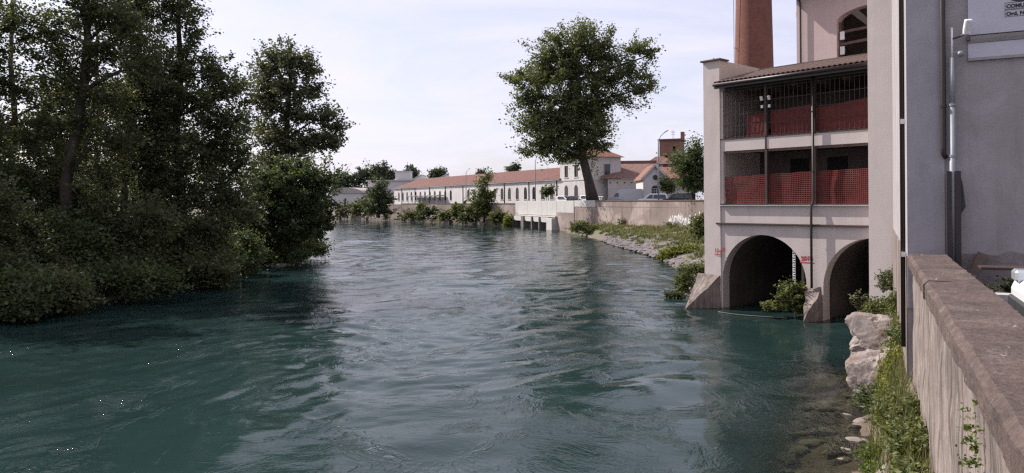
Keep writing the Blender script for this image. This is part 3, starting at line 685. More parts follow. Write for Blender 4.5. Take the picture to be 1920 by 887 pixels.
for r_ in range(7):
    for i in range(32):
        o = bpy.data.objects.new('roof_tile', tmesh); col.objects.link(o); o.parent = rf
        d = r_*.55; o.location = (.06+.22*i+.008*random.uniform(-1,1), -.47+d*math.cos(ang), 10.305+d*math.sin(ang)+.012*(r_ % 2)); o.rotation_euler = (ang+.03, 0, random.uniform(-.03,.03))
MB().tube([(-.05,-.50,10.22),(6.95,-.50,10.22)], .075, 8).build('gutter', M['brown'], mill, smooth=True)
MB().box(-.04,6.95,-.44,-.38,10.05,10.235).build('fascia', M['brown'], mill)
# end parapet
MB().box(-.60,-.25,.63,7.0,10.4,11.12).build('end_parapet', M['pink'], mill)
MB().box(-.68,-.17,.63,7.0,11.12,11.19).build('parapet_coping', M['tile'], mill)
MB().box(-.66,-.19,2.9,3.4,11.19,11.42).build('parapet_post', M['pink'], mill); MB().box(-.75,-.10,2.4,3.5,11.42,11.49).build('post_cap', M['tile'], mill)
# cutwaters
def roughen(o, cuts, amp):
    bm = bmesh.new(); bm.from_mesh(o.data); bmesh.ops.triangulate(bm, faces=bm.faces[:]); bmesh.ops.subdivide_edges(bm, edges=bm.edges[:], cuts=cuts, use_grid_fill=True)
    for v in bm.verts: v.co += Vector(mnoise.noise_vector(v.co*2.2))*amp+Vector(mnoise.noise_vector(v.co*7))*amp*.4
    bm.to_mesh(o.data); bm.free(); return o
def wedge(s0, s1, out_, zt, tip):
    m = MB(); c = tip
    m.add([(s0,-.05,-1.6),(s1,-.05,-1.6),(c,-out_*1.5,-1.6),(s0+.05,-.07,zt),(s1-.05,-.07,zt),(c,-out_*1.0,.02)], [(0,2,1),(3,4,5),(0,1,4,3),(1,2,5,4),(2,0,3,5)]); return roughen(m.build('cutwater', M['oldwall'], mill), 9, .07)
wedge(-1.25, .02, 1.5, 1.55, -.95); wedge(4.06, 4.82, 1.1, 1.35, 4.45)
# painted flood marks
text('11-18', .25, (-.30,-.084,2.55), (R(90),R(-6),0), M['red_paint'], mill, 'painted_date', .001, .012)
MB().hexa([(-.32,-.084,2.46),(.12,-.084,2.42),(.12,-.081,2.42),(-.32,-.081,2.46),(-.32,-.084,2.50),(.12,-.084,2.46),(.12,-.081,2.46),(-.32,-.081,2.50)]).build('flood_mark', M['red_paint'], mill)
text('2018', .25, (3.86,-.006,2.40), (R(90),R(-5),0), M['red_paint'], mill, 'painted_date', .001, .014)
MB().box(3.80,4.42,-.006,-.003,2.30,2.345).build('flood_mark', M['red_paint'], mill)
gs = thing('gauge_staff', 'white water level staff standing in the larger arch', 'gauge', fac(3.45,.15,0), FROT)
MB().box(-.06,.06,0,.03,.9,3.05).build('board', M['white_metal'], gs)
gt = MB()
for i in range(20): gt.box(-.05 if i % 2 else -.02,.05,-.004,-.001,.95+i*.1,1.0+i*.1)
gt.build('scale_marks', M['black_paint'], gs); MB().box(-.03,.03,.032,.09,-1.6,3.0).build('post', M['rust'], gs)
fb = MB(); pts = [fac(s_, -1.0-.35*math.sin(s_*1.1), .02) for s_ in np.linspace(.6, 3.6, 14)]
fb.tube(pts, .022, 8); tag(fb.build('floating_boom', M['concrete_shade'], None, smooth=True), 'pale floating boom on the water before the larger arch', 'boom')
# tall block (tower) in front and main hall behind
tw = thing('tower_block', 'tall plain cream block rising from the water beside the loggia', 'building', fac(6.97,-.75,0), FROT)
opening_wall(4.2, -1.6, 24, [], 5, 'wall', M['plaster'], tw)
MB().tube([(2.0,-.09,24),(2.0,-.09,1.5)], .05, 8).build('downpipe', M['brown'], tw, smooth=True)
hall = thing('mill_hall', 'pink plastered hall with an arched window rising behind the loggia roof', 'building', fac(1.78,3.75,0), FROT)
opening_wall(9, 4.2, 14.7, [(1.93, 5.1, 11.0, 13.05, .55)], .45, 'front_wall', M['pink'], hall)
MB().box(.0,.45,.452,14,4.2,14.7).build('side_wall', M['pink'], hall)
MB().box(.45,9,4.0,4.2,4.2,14.7).build('inner_wall', M['interior'], hall)
wnd = MB(); wnd.box(1.93,2.02,.2,.3,11.0,13.1); w_ = wnd.build('window_frame', M['wood'], hall)
for z, tl in ((11.35,.05),(12.0,.1),(12.55,.08)): MB().hexa([(2.02,.18,z),(5.1,.18,z+tl),(5.1,.26,z+tl),(2.02,.26,z),(2.02,.18,z+.12),(5.1,.18,z+tl+.12),(5.1,.26,z+tl+.12),(2.02,.26,z+.12)]).build('timber_rail', M['wood'], hall)
MB().box(3.3,3.36,.2,.26,12.7,13.5).build('timber_post', M['wood'], hall)
for z in (11.42,12.1): MB().box(2.03,2.22,.1,.18,z+.15,z+.52).build('wall_lamp', M['white_metal'], hall)
MB().box(-.10,-.002,.15,.45,13.7,13.95).build('corner_bracket', M['plaster'], hall)
MB().tube([(.02,-.10,14.6),(.22,-.12,14.35),(.26,-.12,14.1),(.26,-.12,11.2),(.18,-.12,11.02),(-.2,-.14,10.9)], .045, 8).build('downpipe', M['brown'], hall, smooth=True)
hr = MB().hexa([(-.6,-.6,14.70),(9.5,-.6,14.70),(9.5,7,17.4),(-.6,7,17.4),(-.6,-.6,14.82),(9.5,-.6,14.82),(9.5,7,17.52),(-.6,7,17.52)]).build('roof', M['wood'], hall)
for i in range(44):
    o = bpy.data.objects.new('roof_tile', tmesh); col.objects.link(o); o.parent = hr; o.location = (-.5+.22*i, -.66, 14.83); o.rotation_euler = (math.atan2(2.7,7.6)+.03,0,random.uniform(-.03,.03))
# chimney
ch = thing('brick_chimney', 'tall round red brick chimney with a lightning rod behind the loggia', 'chimney', (17.9,55,GZ))
MB().tube([(0,0,0),(0,0,4),(0,0,9),(0,0,15),(0,0,22),(0,0,30)], [1.62,1.52,1.40,1.28,1.16,1.02], 40).build('shaft', M['brick'], ch, smooth=True)
MB().tube([(0,0,29),(0,0,29.5),(0,0,30.2)], [1.1,1.25,1.25], 40).build('crown_ring', M['brick'], ch)
MB().tube([(-1.55,-.3,0),(-1.55,-.3,16),(-1.35,-.3,31)], .022, 5).build('lightning_rod', M['brown'], ch)
for z in (8.0, 12.0): MB().tube([(-1.55,-.3,z),(-1.1,0,z)], .02, 5).build('rod_bracket', M['brown'], ch)

# ------------------------------------------------------------------ quay walls, sluice
def wall_run(name, label, a, b, z0, z1, th, mat, base_z=None, cap=None, group=None):
    a, b = Vector((*a, 0)), Vector((*b, 0)); d = b-a; t = thing(name, label, 'wall', a, math.atan2(d.y, d.x), group); Ln = d.length
    return t, Ln
# far quay wall: from the dark bush to the sluice
t, Ln = wall_run('quay_wall', 'old brown quay wall between the far bushes and the sluice', (-31,209), (.7,149.5), -1, 4.55, .5, M['quay'])
MB().box(0,Ln,0,.5,-1.5,4.42).build('wall_face', M['quay'], t); MB().box(0,Ln,-.08,.58,4.42,4.56).build('coping', M['coping'], t)
t, Ln = wall_run('quay_wall', 'shaded quay wall beyond the dark riverside tree', (-95,330), (-31.2,209.4), -1, 4.3, .5, M['quay'])
MB().box(0,Ln,0,.5,-1.5,4.3).build('wall_face', M['quay'], t)
t, Ln = wall_run('quay_wall', 'pale concrete quay wall with panels above the sluice gates', (.7,149.5), (9.9,119.5), -1, 5, .5, M['quay'])
MB().box(0,Ln,0,.5,-1.5,2.4).build('wall_face', M['quay'], t)
for i in range(4):
    a, b = Ln*i/4, Ln*(i+1)/4; MB().box(a+.02,b-.02,-.03,.5,2.42 if i < 3 else 3.0,5.0).build('concrete_panel', M['concrete'], t, bevel=.02)
MB().box(Ln*3/4,Ln,0,.5,2.4,3.0).build('wall_patch', M['quay'], t)
QX = (9.9,119.5), (21,79)
t, Ln = wall_run('quay_wall', 'graffiti covered quay wall under the parked vans', (10.0,119.4), (21,79), -1, 5, .5, M['quay'])
MB().box(0,Ln,0,.5,-.5,4.86).build('wall_face', M['quay'], t); MB().box(9,Ln,-.07,.57,4.86,5.0).build('coping', M['coping'], t)
for i in range(3): MB().box(.02+i*3,2.98+i*3,-.05,.56,4.0,5.02).build('concrete_panel', M['concrete'], t, bevel=.02)
# graffiti: white strokes
gm = MB(); r2 = random.Random(3)
for i in range(26):
    x = Ln-9.5+i*.33; p = Vector((x,-.012,2.1+r2.uniform(0,.4)))
    for k in range(3):
        q = p+Vector((r2.uniform(-.35,.45),0,r2.uniform(.3,1.0)*(1 if k % 2 == 0 else -1)))
        q.z = min(max(q.z, 2.0), 4.0); gm.strip(p, q, .13, th=.004); p = q
gm.build('graffiti', M['white_paint'], t)
t, Ln = wall_run('quay_wall', 'short quay wall running behind the mill pillar', (21.05,79), (27,56), -1, 5, .5, M['quay'])
MB().box(0,Ln,0,.5,-.5,4.95).build('wall_face', M['quay'], t)
# sluice
sl_a, sl_b = Vector((1.5,148.2,0)), Vector((8.3,127.0,0)); d = sl_b-sl_a; Ls = d.length
sl = thing('sluice', 'concrete sluice with dark gate openings at the foot of the pale quay wall', 'sluice', sl_a, math.atan2(d.y, d.x))
xs = [0, Ls*.26, Ls*.52, Ls*.70, Ls-2.6]; wds = [.5, 1.5, .5, .5, 2.6]
for x, wd in zip(xs, wds): MB().box(x,x+wd,-1.7,.6,-1.5,2.15 if wd < 2 else 2.0).build('pier', M['concrete_shade'] if wd < 2.4 else M['concrete'], sl, bevel=.03)
for i in range(4):
    a, b = xs[i]+wds[i], xs[i+1]; MB().prism([(a,2.1),(a,1.45),(a+.25*(b-a),1.25),(b,1.25),(b,2.1)], 'y', -1.45, -1.1).build('lintel', M['concrete'], sl)
    MB().box(a,b,-.4,-.2,-1.5,2.1).build('gate', M['dark'], sl)
MB().box(0,Ls,-1.05,.6,2.16,2.34).build('deck', M['concrete'], sl)

# ------------------------------------------------------------------ long white factory
WD = Vector((-.472,.8815)); W0 = Vector((9.3,144,0)); WROT = math.atan2(-.8815,.472)   # local x runs from far end to near end
WL = 96.0; wfar = W0+Vector((WD.x, WD.y, 0))*WL
wf = thing('white_factory', 'long low white factory with arched windows and a red tiled roof', 'building', wfar, WROT)
ops = []; sk = {12, 13}
for i in range(26):
    s = 3.1+3.55*i
    if i in sk: continue
    ops.append((WL-s-.66, WL-s+.66, 5.32, 7.1, .78))
opening_wall(WL, GZ-.2, 9.0, ops, .4, 'wall', M['white'], wf, seg=8)
for (a, b, zs, zp, rs) in ops:
    wn_ = arch_pane(MB(), a, b, zs, zp, rs, .10).build('window', M['glass'], wf)
    fr_ = MB(); fr_.box((a+b)/2-.03,(a+b)/2+.03,.06,.097,zs,zp+rs); fr_.box(a,b,.06,.096,zp-.03,zp+.03); fr_.build('window_frame', M['wood'], wn_)
    MB().box(a-.1,b+.1,-.08,.1,zs-.12,zs-.002).build('window_sill', M['cream'], wn_)
for i in range(9):
    x = WL-1.2-i*11.0; MB().tube([(x,-.08,9.0),(x,-.08,GZ)], .09, 6).build('downpipe', M['brown'], wf)
MB().box(-.3,WL,-.35,.0,8.98,9.14).build('eave', M['cream'], wf)
hw = 12.0
def hip_roof(parent, x0, x1, y0, y1, ze, zr, mat, hipl=True, hipr=True, ov=.4, name='roof'):
    x0 -= ov; x1 += ov; y0 -= ov; y1 += ov; ym = (y0+y1)/2; h = (y1-y0)/2
    a, b = (x0+h if hipl else x0), (x1-h if hipr else x1)
    if a > b: a = b = (x0+x1)/2
    return MB().add([(x0,y0,ze),(x1,y0,ze),(x1,y1,ze),(x0,y1,ze),(a,ym,zr),(b,ym,zr)], [(0,1,5,4),(1,2,5),(2,3,4,5),(3,0,4),(0,3,2,1)]).build(name, mat, parent)
hip_roof(wf, 0, WL, 0, hw, 9.14, 11.9, M['roof'], True, False)
MB().box(0,WL,hw-.4,hw,GZ,9.0).build('wall_back', M['white'], wf); MB().box(0,.4,.402,hw-.402,GZ,9.0).build('end_wall', M['white'], wf)
# two storey block
bk = thing('white_tower_house', 'two storey white block with an orange hipped roof at the factory end', 'building', W0, WROT)
opening_wall(9.5, GZ-.2, 13.0, [(1.6,2.9,9.4,11.6,0),(5.0,6.3,9.4,11.6,0)], .4, 'river_wall', M['white'], bk)
for (a, b) in ((1.6,2.9),(5.0,6.3)):
    p = MB().box(a,b,.2,.24,9.4,11.6).build('window', M['glass'], bk); MB().box(a-.12,b+.12,-.1,.12,9.25,9.398).build('window_sill', M['cream'], p)
for a in (1.6, 5.0):
    p = arch_pane(MB(), a, a+1.2, 5.4, 7.2, .7, -.02).build('window', M['glass'], bk); MB().box(a-.1,a+1.3,-.1,-.002,5.25,5.398).build('window_sill', M['cream'], p)
MB().box(9.1,9.5,.402,7,GZ-.2,13.0).build('front_wall', M['white'], bk)
for (y0_, z0, z1) in ((3.6,9.4,11.7),):
    p = MB().box(9.502,9.53,y0_,y0_+1.35,z0,z1).build('window', M['glass'], bk)
    fr_ = MB(); fr_.box(9.53,9.60,y0_-.15,y0_,z0-.15,z1+.15); fr_.box(9.53,9.60,y0_+1.35,y0_+1.5,z0-.15,z1+.15); fr_.box(9.53,9.60,y0_,y0_+1.35,z1,z1+.15); fr_.box(9.53,9.62,y0_,y0_+1.35,z0-.15,z0); fr_.build('window_frame', M['cream'], p)
MB().box(-.05,9.58,-.08,-.002,8.75,9.0).build('string_course', M['cream'], bk); MB().box(9.502,9.6,-.08,7,8.75,9.0).build('string_course', M['cream'], bk)
MB().box(0,.4,.402,7,GZ,13).build('rear_wall', M['white'], bk); MB().box(0,9.5,7.002,7.4,GZ,13).build('back_wall', M['white'], bk)
hip_roof(bk, 0, 9.5, 0, 7.4, 13.0, 15.4, M['roof_orange'], True, True, .6)
# low wing running right
lw0 = at(1140, 375, 136); lw0.z = 0
lwing = thing('old_low_wing', 'stained white low wing with patchy old roof tiles behind the van', 'building', lw0, R(-4))
opening_wall(9.6, GZ-.2, 8.9, [(7.4,9.0,5.0,6.4,.8)], .4, 'wall', M['white'], lwing)
arch_pane(MB(), 7.4, 9.0, 5.0, 6.4, .8, .25).build('window', M['glass'], lwing)
for i in range(7): MB().box(-1+i*1.3,-.75+i*1.3,-.06,-.002,8.1,8.3).build('cornice_block', M['brown'], lwing)
MB().box(2.6,7.0,-.5,-.002,6.75,6.95).build('awning', M['roof_old'], lwing)
MB().hexa([(-1.2,-.4,8.9),(9.8,-.4,8.9),(9.8,8,11.9),(-1.2,8,11.9),(-1.2,-.4,9.05),(9.8,-.4,9.05),(9.8,8,12.05),(-1.2,8,12.05)]).build('roof', M['roof_old'], lwing)
MB().hexa([(2.0,8.05,11.0),(9.8,8.05,11.0),(9.8,12,11.0),(2,12,11),(2.6,8.1,12.6),(9.8,8.1,12.6),(9.8,12,12.6),(2.6,12,12.6)]).build('raised_roof', M['roof_old'], lwing)
# gable house
gh0 = at(1206, 375, 124); gh0.z = 0
gh = thing('gable_house', 'small white gabled house with a round window behind the lamp post', 'house', gh0, R(-2))
gz = 8.6; gp = 10.6; gw = 3.9
MB().prism([(0,GZ-.2),(gw,GZ-.2),(gw,gz),(gw/2,gp),(0,gz)], 'y', 0, 9).build('wall', M['white'], gh)
rr = MB(); rr.hexa([(-.35,-.4,gz-.28),(gw/2,-.4,gp+.1),(gw/2,9.2,gp+.1),(-.35,9.2,gz-.28),(-.35,-.4,gz-.08),(gw/2,-.4,gp+.32),(gw/2,9.2,gp+.32),(-.35,9.2,gz-.08)])
rr.hexa([(gw/2,-.4,gp+.1),(gw+.35,-.4,gz-.28),(gw+.35,9.2,gz-.28),(gw/2,9.2,gp+.1),(gw/2,-.4,gp+.32),(gw+.35,-.4,gz-.08),(gw+.35,9.2,gz-.08),(gw/2,9.2,gp+.32)])
rr.build('roof', M['roof_orange'], gh)
bb = MB()
for a, b in (((-.38,-.44,gz-.16),(gw/2,-.44,gp+.22)), ((gw/2,-.44,gp+.22),(gw+.38,-.44,gz-.16))): bb.strip(a, b, .34, th=.06)
bb.build('bargeboard', M['cream'], gh)
MB().tube([(gw/2+.1,-.02,8.75),(gw/2+.1,-.06,8.75)], .42, 20).build('round_window', M['glass'], gh)
p = arch_pane(MB(), 1.4, 2.6, 5.6, 6.9, .5, -.05).build('window', M['glass'], gh)
fr_ = MB()
for i in range(4): fr_.box(1.4+.4*i-.02,1.4+.4*i+.02,-.075,-.051,5.6,6.9)
for z in (5.6, 6.05, 6.5, 6.9): fr_.box(1.4,2.6,-.078,-.052,z-.02,z+.02)
fr_.build('window_frame', M['white_metal'], p)
MB().hexa([(gw+.3,1.5,8.4),(9.2,1.5,8.4),(9.2,8,10.6),(gw-1.2,8,10.6),(gw+.3,1.5,8.6),(9.2,1.5,8.6),(9.2,8,10.8),(gw-1.2,8,10.8)]).build('side_roof', M['roof_orange'], gh)
MB().box(gw+.002,9.0,1.8,8,GZ-.2,8.4).build('side_wall', M['white'], gh)
# brick tower house behind
bt0 = at(1237, 375, 150); bt0.z = 0
bt = thing('brick_tower_house', 'ruinous brick tower house with a small chimney and flat roof', 'building', bt0, R(-22))
opening_wall(4.2, GZ, 16.9, [(1.0,1.6,12.3,13.9,0),(1.9,2.4,12.0,13.3,0),(2.7,3.2,14.2,15.7,0),(3.4,3.9,11.6,13.2,0)], .4, 'front_wall', M['brick_old'], bt)
MB().box(.4,3.8,.5,.55,11,16.5).build('dark_interior', M['dark'], bt)
MB().box(3.8,4.2,.402,4.5,GZ,16.9).build('side_wall', M['brick_old'], bt); MB().box(0,.4,.402,4.5,GZ,16.9).build('side_wall', M['brick_old'], bt); MB().box(0,4.2,4.502,4.9,GZ,16.9).build('back_wall', M['brick_old'], bt)
MB().box(-.3,4.5,-.3,5.2,16.9,17.2).build('flat_roof', M['tile'], bt)
MB().box(3.7,4.4,3.2,4.0,17.2,18.8).build('chimney_stack', M['brick_old'], bt)
MB().tube([(2.4,2,17.2),(2.4,2,19.0)], .04, 5).build('antenna_mast', M['brown'], bt)
for z in (18.2,18.6,18.9): MB().tube([(2.0,2,z),(2.8,2,z)], .03, 5).build('antenna_bar', M['brown'], bt)
an0 = at(1212, 375, 146); an0.z = 0
anx = thing('brick_annex', 'dark brick annex with a low tiled roof below the brick tower house', 'building', an0, R(-8))
MB().box(0,5.6,0,4,GZ,12.0).build('wall', M['brick_old'], anx); MB().box(2.6,3.2,-.03,-.002,11.0,11.9).build('window', M['cream'], anx)
MB().box(1.0,1.6,-.03,-.002,10.6,11.6).build('window', M['glass'], anx)
hip_roof(anx, 0, 5.6, 0, 4, 12.0, 13.6, M['roof_old'], True, True, .45)
# sheds at the far bend
def shed(name, label, px0, px1, D, h, zr, mat, rmat, rz=0, dep=20, cat='building'):
    a = at(px0, 378, D); a.z = GZ; t = thing(name, label, cat, a, rz); wd = (px1-px0)/F*D
    MB().box(0,wd,0,dep,-.2,h).build('wall', mat, t); return t, wd
t, wd = shed('flat_roof_factory', 'pale flat roofed factory with a roof turret behind the long white factory', 690, 850, 262, 8.2, 0, M['cream'], M['roof_pale'])
MB().box(-.4,wd+.4,-.4,20.4,8.2,8.6).build('roof_slab', M['concrete'], t); q = MB().box(9.2,14.4,3,9,8.6,11.6).build('roof_turret', M['cream'], t); MB().box(9.0,14.6,2.8,9.2,11.6,11.9).build('turret_cap', M['concrete'], t)
MB().tube([(13.2,5,11.9),(13.2,5,15.2)], .06, 5).build('antenna', M['brown'], t)
MB().box(9.4,11,-.03,-.002,3.0,6.0).build('window', M['glass'], t)
for i, (px, wpx) in enumerate(((766,34),(812,34),(862,36))):
    a = at(px, 378, 285); a.z = GZ; t = thing('sawtooth_roof_bay', ['first', 'middle', 'last'][i]+' of the pale sawtooth roofs counted from the roof turret', 'roof', a, 0, 'sawtooth roofs')
    s_ = wpx/F*285; MB().box(0,s_,0,16,0,8.6).build('wall', M['cream'], t); MB().prism([(0,8.6),(s_,8.6),(s_*.72,11.0-.5*(i == 2))], 'y', 0, 16).build('gable', M['cream'], t)
    MB().hexa([(-.3,-.4,8.5),(s_*.72,-.4,11.05-.5*(i == 2)),(s_*.72,16.3,11.05-.5*(i == 2)),(-.3,16.3,8.5),(-.3,-.4,8.75),(s_*.72,-.4,11.35-.5*(i == 2)),(s_*.72,16.3,11.35-.5*(i == 2)),(-.3,16.3,8.75)]).build('roof', M['roof_pale'], t)
for i, (px, D, lab) in enumerate(((622,250,'nearer arched shed with a pale curved roof at the river bend'), (655,275,'farther arched shed with a pinkish curved roof behind the dark riverside tree'))):
    a = at(px, 378, D); a.z = GZ; t = thing('arched_shed', lab, 'shed', a, R(-18)); s_ = 11.0
    MB().box(0,s_,0,26,0,3.9).build('wall', M['cream'], t)
    prof = [(s_/2+s_*.56*math.cos(q), 3.9+1.9*math.sin(q)) for q in np.linspace(0, math.pi, 15)]
    MB().prism(prof, 'y', -.4, 26.4).build('roof', M['roof_pale'] if i == 0 else weathered('pink_sheet_roof', (.36,.27,.24), sc_=.3), t)
# canopy on the quay
cn0 = Vector((-30.2,210.5,GZ)); cdir = Vector((31.7,-59.5)); 
cn = thing('quay_canopy', 'thin grey canopy on posts along the far quay', 'canopy', cn0, math.atan2(cdir.y, cdir.x))
MB().box(0,22,.7,3.2,2.35,2.55).build('roof_sheet', M['galv'], cn)
for i in range(7): MB().box(.3+i*3.5,.42+i*3.5,.8,.92,0,2.35).build('post', M['galv'], cn)

# ------------------------------------------------------------------ street lamps, fence, vehicles
def lamp(label, px, ytop, D, arm, z0=GZ):
    a = at(px, 375, D); a.z = z0; top = at(px, ytop, D).z-z0
    t = thing('street_lamp', label, 'street lamp', a, 0, 'street lamps on the quay')
    MB().tube([(0,0,0),(0,0,top*.5),(0,0,top*.88),(arm*.25,0,top*.96),(arm*.7,0,top*1.01)], [.10,.085,.07,.055,.05], 8).build('pole', M['galv'], t, smooth=True)
    s_ = arm/abs(arm); h = MB(); h.hexa([(arm*.62,-.14,top*1.0-.05),(arm*1.15,-.16,top*1.035-.02),(arm*1.15,.16,top*1.035-.02),(arm*.62,.14,top*1.0-.05),(arm*.62,-.1,top*1.0+.1),(arm*1.12,-.1,top*1.035+.14),(arm*1.12,.1,top*1.035+.14),(arm*.62,.1,top*1.0+.1)])
    hd = h.build('lamp_head', M['galv'], t, bevel=.02); return t
lamp('tall street lamp in front of the white gabled house', 1235, 250, 96, 1.1)
lamp('street lamp half hidden by the poplar foliage', 1004, 292, 150, 1.0)
lamp('slim street lamp beside the far part of the white factory', 874, 318, 178, .9)
fn = thing('quay_railing', 'pale railing before the white tower house', 'railing', (7.0,138,GZ), math.atan2(-.8815,.472))
for i in range(34): MB().box(i*.5,i*.5+.05,0,.05,0,1.55).build('bar', M['white_metal'], fn)
MB().box(0,17,-.01,.06,1.5,1.58).build('rail', M['white_metal'], fn); MB().box(0,17,-.01,.06,.3,.38).build('rail', M['white_metal'], fn)

def vehicle(name, label, cat, loc, rz, paint, prof, glass, Wd, wheels, roofin=.14, belt=.95, group=None, front=None):
    """prof: side outline (x along length, z); body narrows above the belt line"""
    t = thing(name, label, cat, loc, rz, group)
    m = MB(); n = len(prof)
    def yy_(z): return Wd/2-(roofin*max(0, z-belt)/max(.3, max(p[1] for p in prof)-belt) if z > belt else .03*(belt-z))
    vs = [(x, -yy_(z), z) for x, z in prof]+[(x, yy_(z), z) for x, z in prof]
    m.add(vs, [tuple(range(n))[::-1], tuple(range(n, 2*n))]+[(i, (i+1) % n, n+(i+1) % n, n+i) for i in range(n)])
    m.build('body', paint, t, bevel=.05)
    for g in glass['side']:
        for sgn in (-1, 1):
            q = MB(); k = len(g); off = .012
            vs = [(x, sgn*(yy_(z)+off), z) for x, z in g]+[(x, sgn*(yy_(z)-.03), z) for x, z in g]
            q.add(vs, [tuple(range(k)), tuple(range(k, 2*k))]+[(i, (i+1) % k, k+(i+1) % k, k+i) for i in range(k)]).build('side_window', M['car_glass'], t)
    for nm, (a, b) in glass['cross'].items():   # windscreen / rear window: between two profile points
        a, b = Vector((a[0],0,a[1])), Vector((b[0],0,b[1])); d = (b-a); nr = Vector((-d.z,0,d.x)).normalized(); nr = nr if nr.z > 0 else -nr
        a2, b2 = a+d*.08, a+d*.92; ya, yb = yy_(a2.z)-.10, yy_(b2.z)-.10; q = MB()
        q.hexa([a2+Vector((0,-ya,0))-nr*.02, a2+Vector((0,ya,0))-nr*.02, b2+Vector((0,yb,0))-nr*.02, b2+Vector((0,-yb,0))-nr*.02,
                a2+Vector((0,-ya,0))+nr*.012, a2+Vector((0,ya,0))+nr*.012, b2+Vector((0,yb,0))+nr*.012, b2+Vector((0,-yb,0))+nr*.012]).build(nm, M['car_glass'], t)
    for x in wheels:
        for sgn in (-1, 1):
            y = sgn*(Wd/2-.09); wq = MB().tube([(x,y-.1,.31),(x,y+.1,.31)], .31, 20).build('wheel', M['tyre'], t, bevel=.02)
            MB().tube([(x,y+sgn*.08,.31),(x,y+sgn*.107,.31)], .19, 14).build('rim', M['galv'], wq)
    x1 = max(p[0] for p in prof); 
    for sgn in (-1, 1):
        MB().box(x1-.16,x1+.015,sgn*(Wd/2-.30)-.14,sgn*(Wd/2-.30)+.14,.66,.80).build('headlight', M['lamp_clear'], t, bevel=.03)
        MB().box(-.015,.12,sgn*(Wd/2-.16)-.09,sgn*(Wd/2-.16)+.09,.80,1.15).build('tail_light', M['lamp_red'], t, bevel=.02)
    MB().box(x1-.05,x1+.04,-Wd/2+.1,Wd/2-.1,.32,.50).build('bumper', M['plastic'], t, bevel=.02)
    return t
hatch = dict(prof=[(.05,.25),(.0,.55),(.06,.95),(.42,1.42),(.85,1.50),(2.1,1.47),(2.95,.98),(3.75,.86),(3.98,.62),(3.98,.3),(3.85,.2),(.3,.2)],
             glass=dict(side=[[(.75,.98),(.85,1.38),(1.65,1.40),(1.70,.97)],[(1.78,.97),(1.74,1.40),(2.08,1.38),(2.72,.98)]], cross={'windscreen': ((2.1,1.47),(2.95,.98)), 'rear_window': ((.06,.95),(.42,1.42))}), Wd=1.72, wheels=(.72,3.2), belt=.95)
suv = dict(prof=[(.05,.3),(.0,.6),(.05,1.05),(.25,1.72),(.6,1.82),(2.6,1.80),(3.45,1.12),(4.2,1.0),(4.42,.75),(4.42,.35),(4.3,.25),(.3,.25)],
           glass=dict(side=[[(.35,1.1),(.45,1.66),(1.25,1.68),(1.28,1.1)],[(1.36,1.1),(1.34,1.68),(2.1,1.68),(2.12,1.1)],[(2.2,1.1),(2.18,1.68),(2.55,1.66),(3.2,1.12)]], cross={'windscreen': ((2.6,1.80),(3.45,1.12)), 'rear_window': ((.05,1.05),(.25,1.72))}), Wd=1.82, wheels=(.85,3.55), belt=1.05)
van = dict(prof=[(.0,.35),(.0,1.2),(.04,2.4),(.3,2.62),(3.6,2.6),(4.1,2.35),(4.75,1.45),(5.4,1.15),(5.55,.8),(5.55,.35),(5.4,.25),(.2,.25)],
           glass=dict(side=[[(3.75,1.4),(3.8,2.05),(4.2,2.0),(4.6,1.42)]], cross={'windscreen': ((4.1,2.35),(4.75,1.45))}), Wd=2.0, wheels=(1.0,4.6), belt=1.3, roofin=.12)
def car_at(name, label, cat, px, D, rz, paint, spec, dz=0, group='vehicles parked along the quay'):
    p = at(px, 375, D); p.z = GZ+dz; return vehicle(name, label, cat, p, rz, paint, group=group, **spec)
car_at('delivery_van', 'tall grey white delivery van parked behind the graffiti wall', 'van', 1207, 114, R(172), M['car_grey'], van)
car_at('parked_car', 'white estate car with dark windows parked beside the lamp post', 'car', 1254, 106, R(166), M['car_white'], suv)
car_at('parked_car', 'white car roof beside the pale railing left of the poplar trunk', 'car', 1046, 132, R(-50), M['car_white'], hatch, .25)
car_at('parked_car', 'dark car roof between the two white cars left of the poplar trunk', 'car', 1068, 128, R(-48), M['car_dark'], hatch, .2)
car_at('parked_car', 'white car nose showing just left of the poplar trunk', 'car', 1090, 126, R(-52), M['car_white'], hatch, .3)
car_at('parked_car', 'dark car parked at the tree right of the white estate car', 'car', 1300, 104, R(172), M['car_dark'], suv)
near = vehicle('parked_car', 'white car nose at the right frame edge beyond the coping', 'car', bank_w(1.40+3.98,9.4,3.4), BROT+math.pi, M['car_white'], **hatch)

# ================================================================== TREES
base = at(1113, 375, 118); base.z = GZ
D = 118
pop_l = [(1082,82,62,30),(1035,106,42,36),(1125,92,42,32),(1195,92,30,20),(1218,104,16,10),(1180,135,40,24),(1200,168,28,22),(1160,185,34,20),(1140,150,34,32),
         (970,150,24,15),(990,190,26,26),(1020,150,42,38),(1075,130,50,46),(1000,232,36,34),(1035,215,46,42),(1080,200,48,50),(1118,215,34,40),(1050,262,52,32),(1100,262,36,32),
         (1018,268,34,24),(990,285,18,9),(1070,290,36,16),(1130,250,14,16)]
tree('poplar_tree', 'large leaning poplar standing alone on the quay corner', 'tree', base,
     [base, at(1104,340,D), at(1094,300,D), at(1084,255,D), at(1086,205,D), at(1084,150,D), at(1080,95,D)], .84, pxl(D, pop_l), 82000, .38, G['poplar'], clump=1.5, per=80, nbr=190)
def left_tree(label, px, pyb, D, trunk_px, r0, lobes, n, leaf, mat, name='riverside_tree', clump=.9, per=60, nbr=70, group='trees on the left bank', z=2.6):
    b = at(px, pyb, D); b.z = z
    return tree(name, label, 'tree', b, [b]+[at(x, y, D) for x, y in trunk_px], r0, pxl(D, lobes), n, leaf, mat, clump, per, group, nbr)
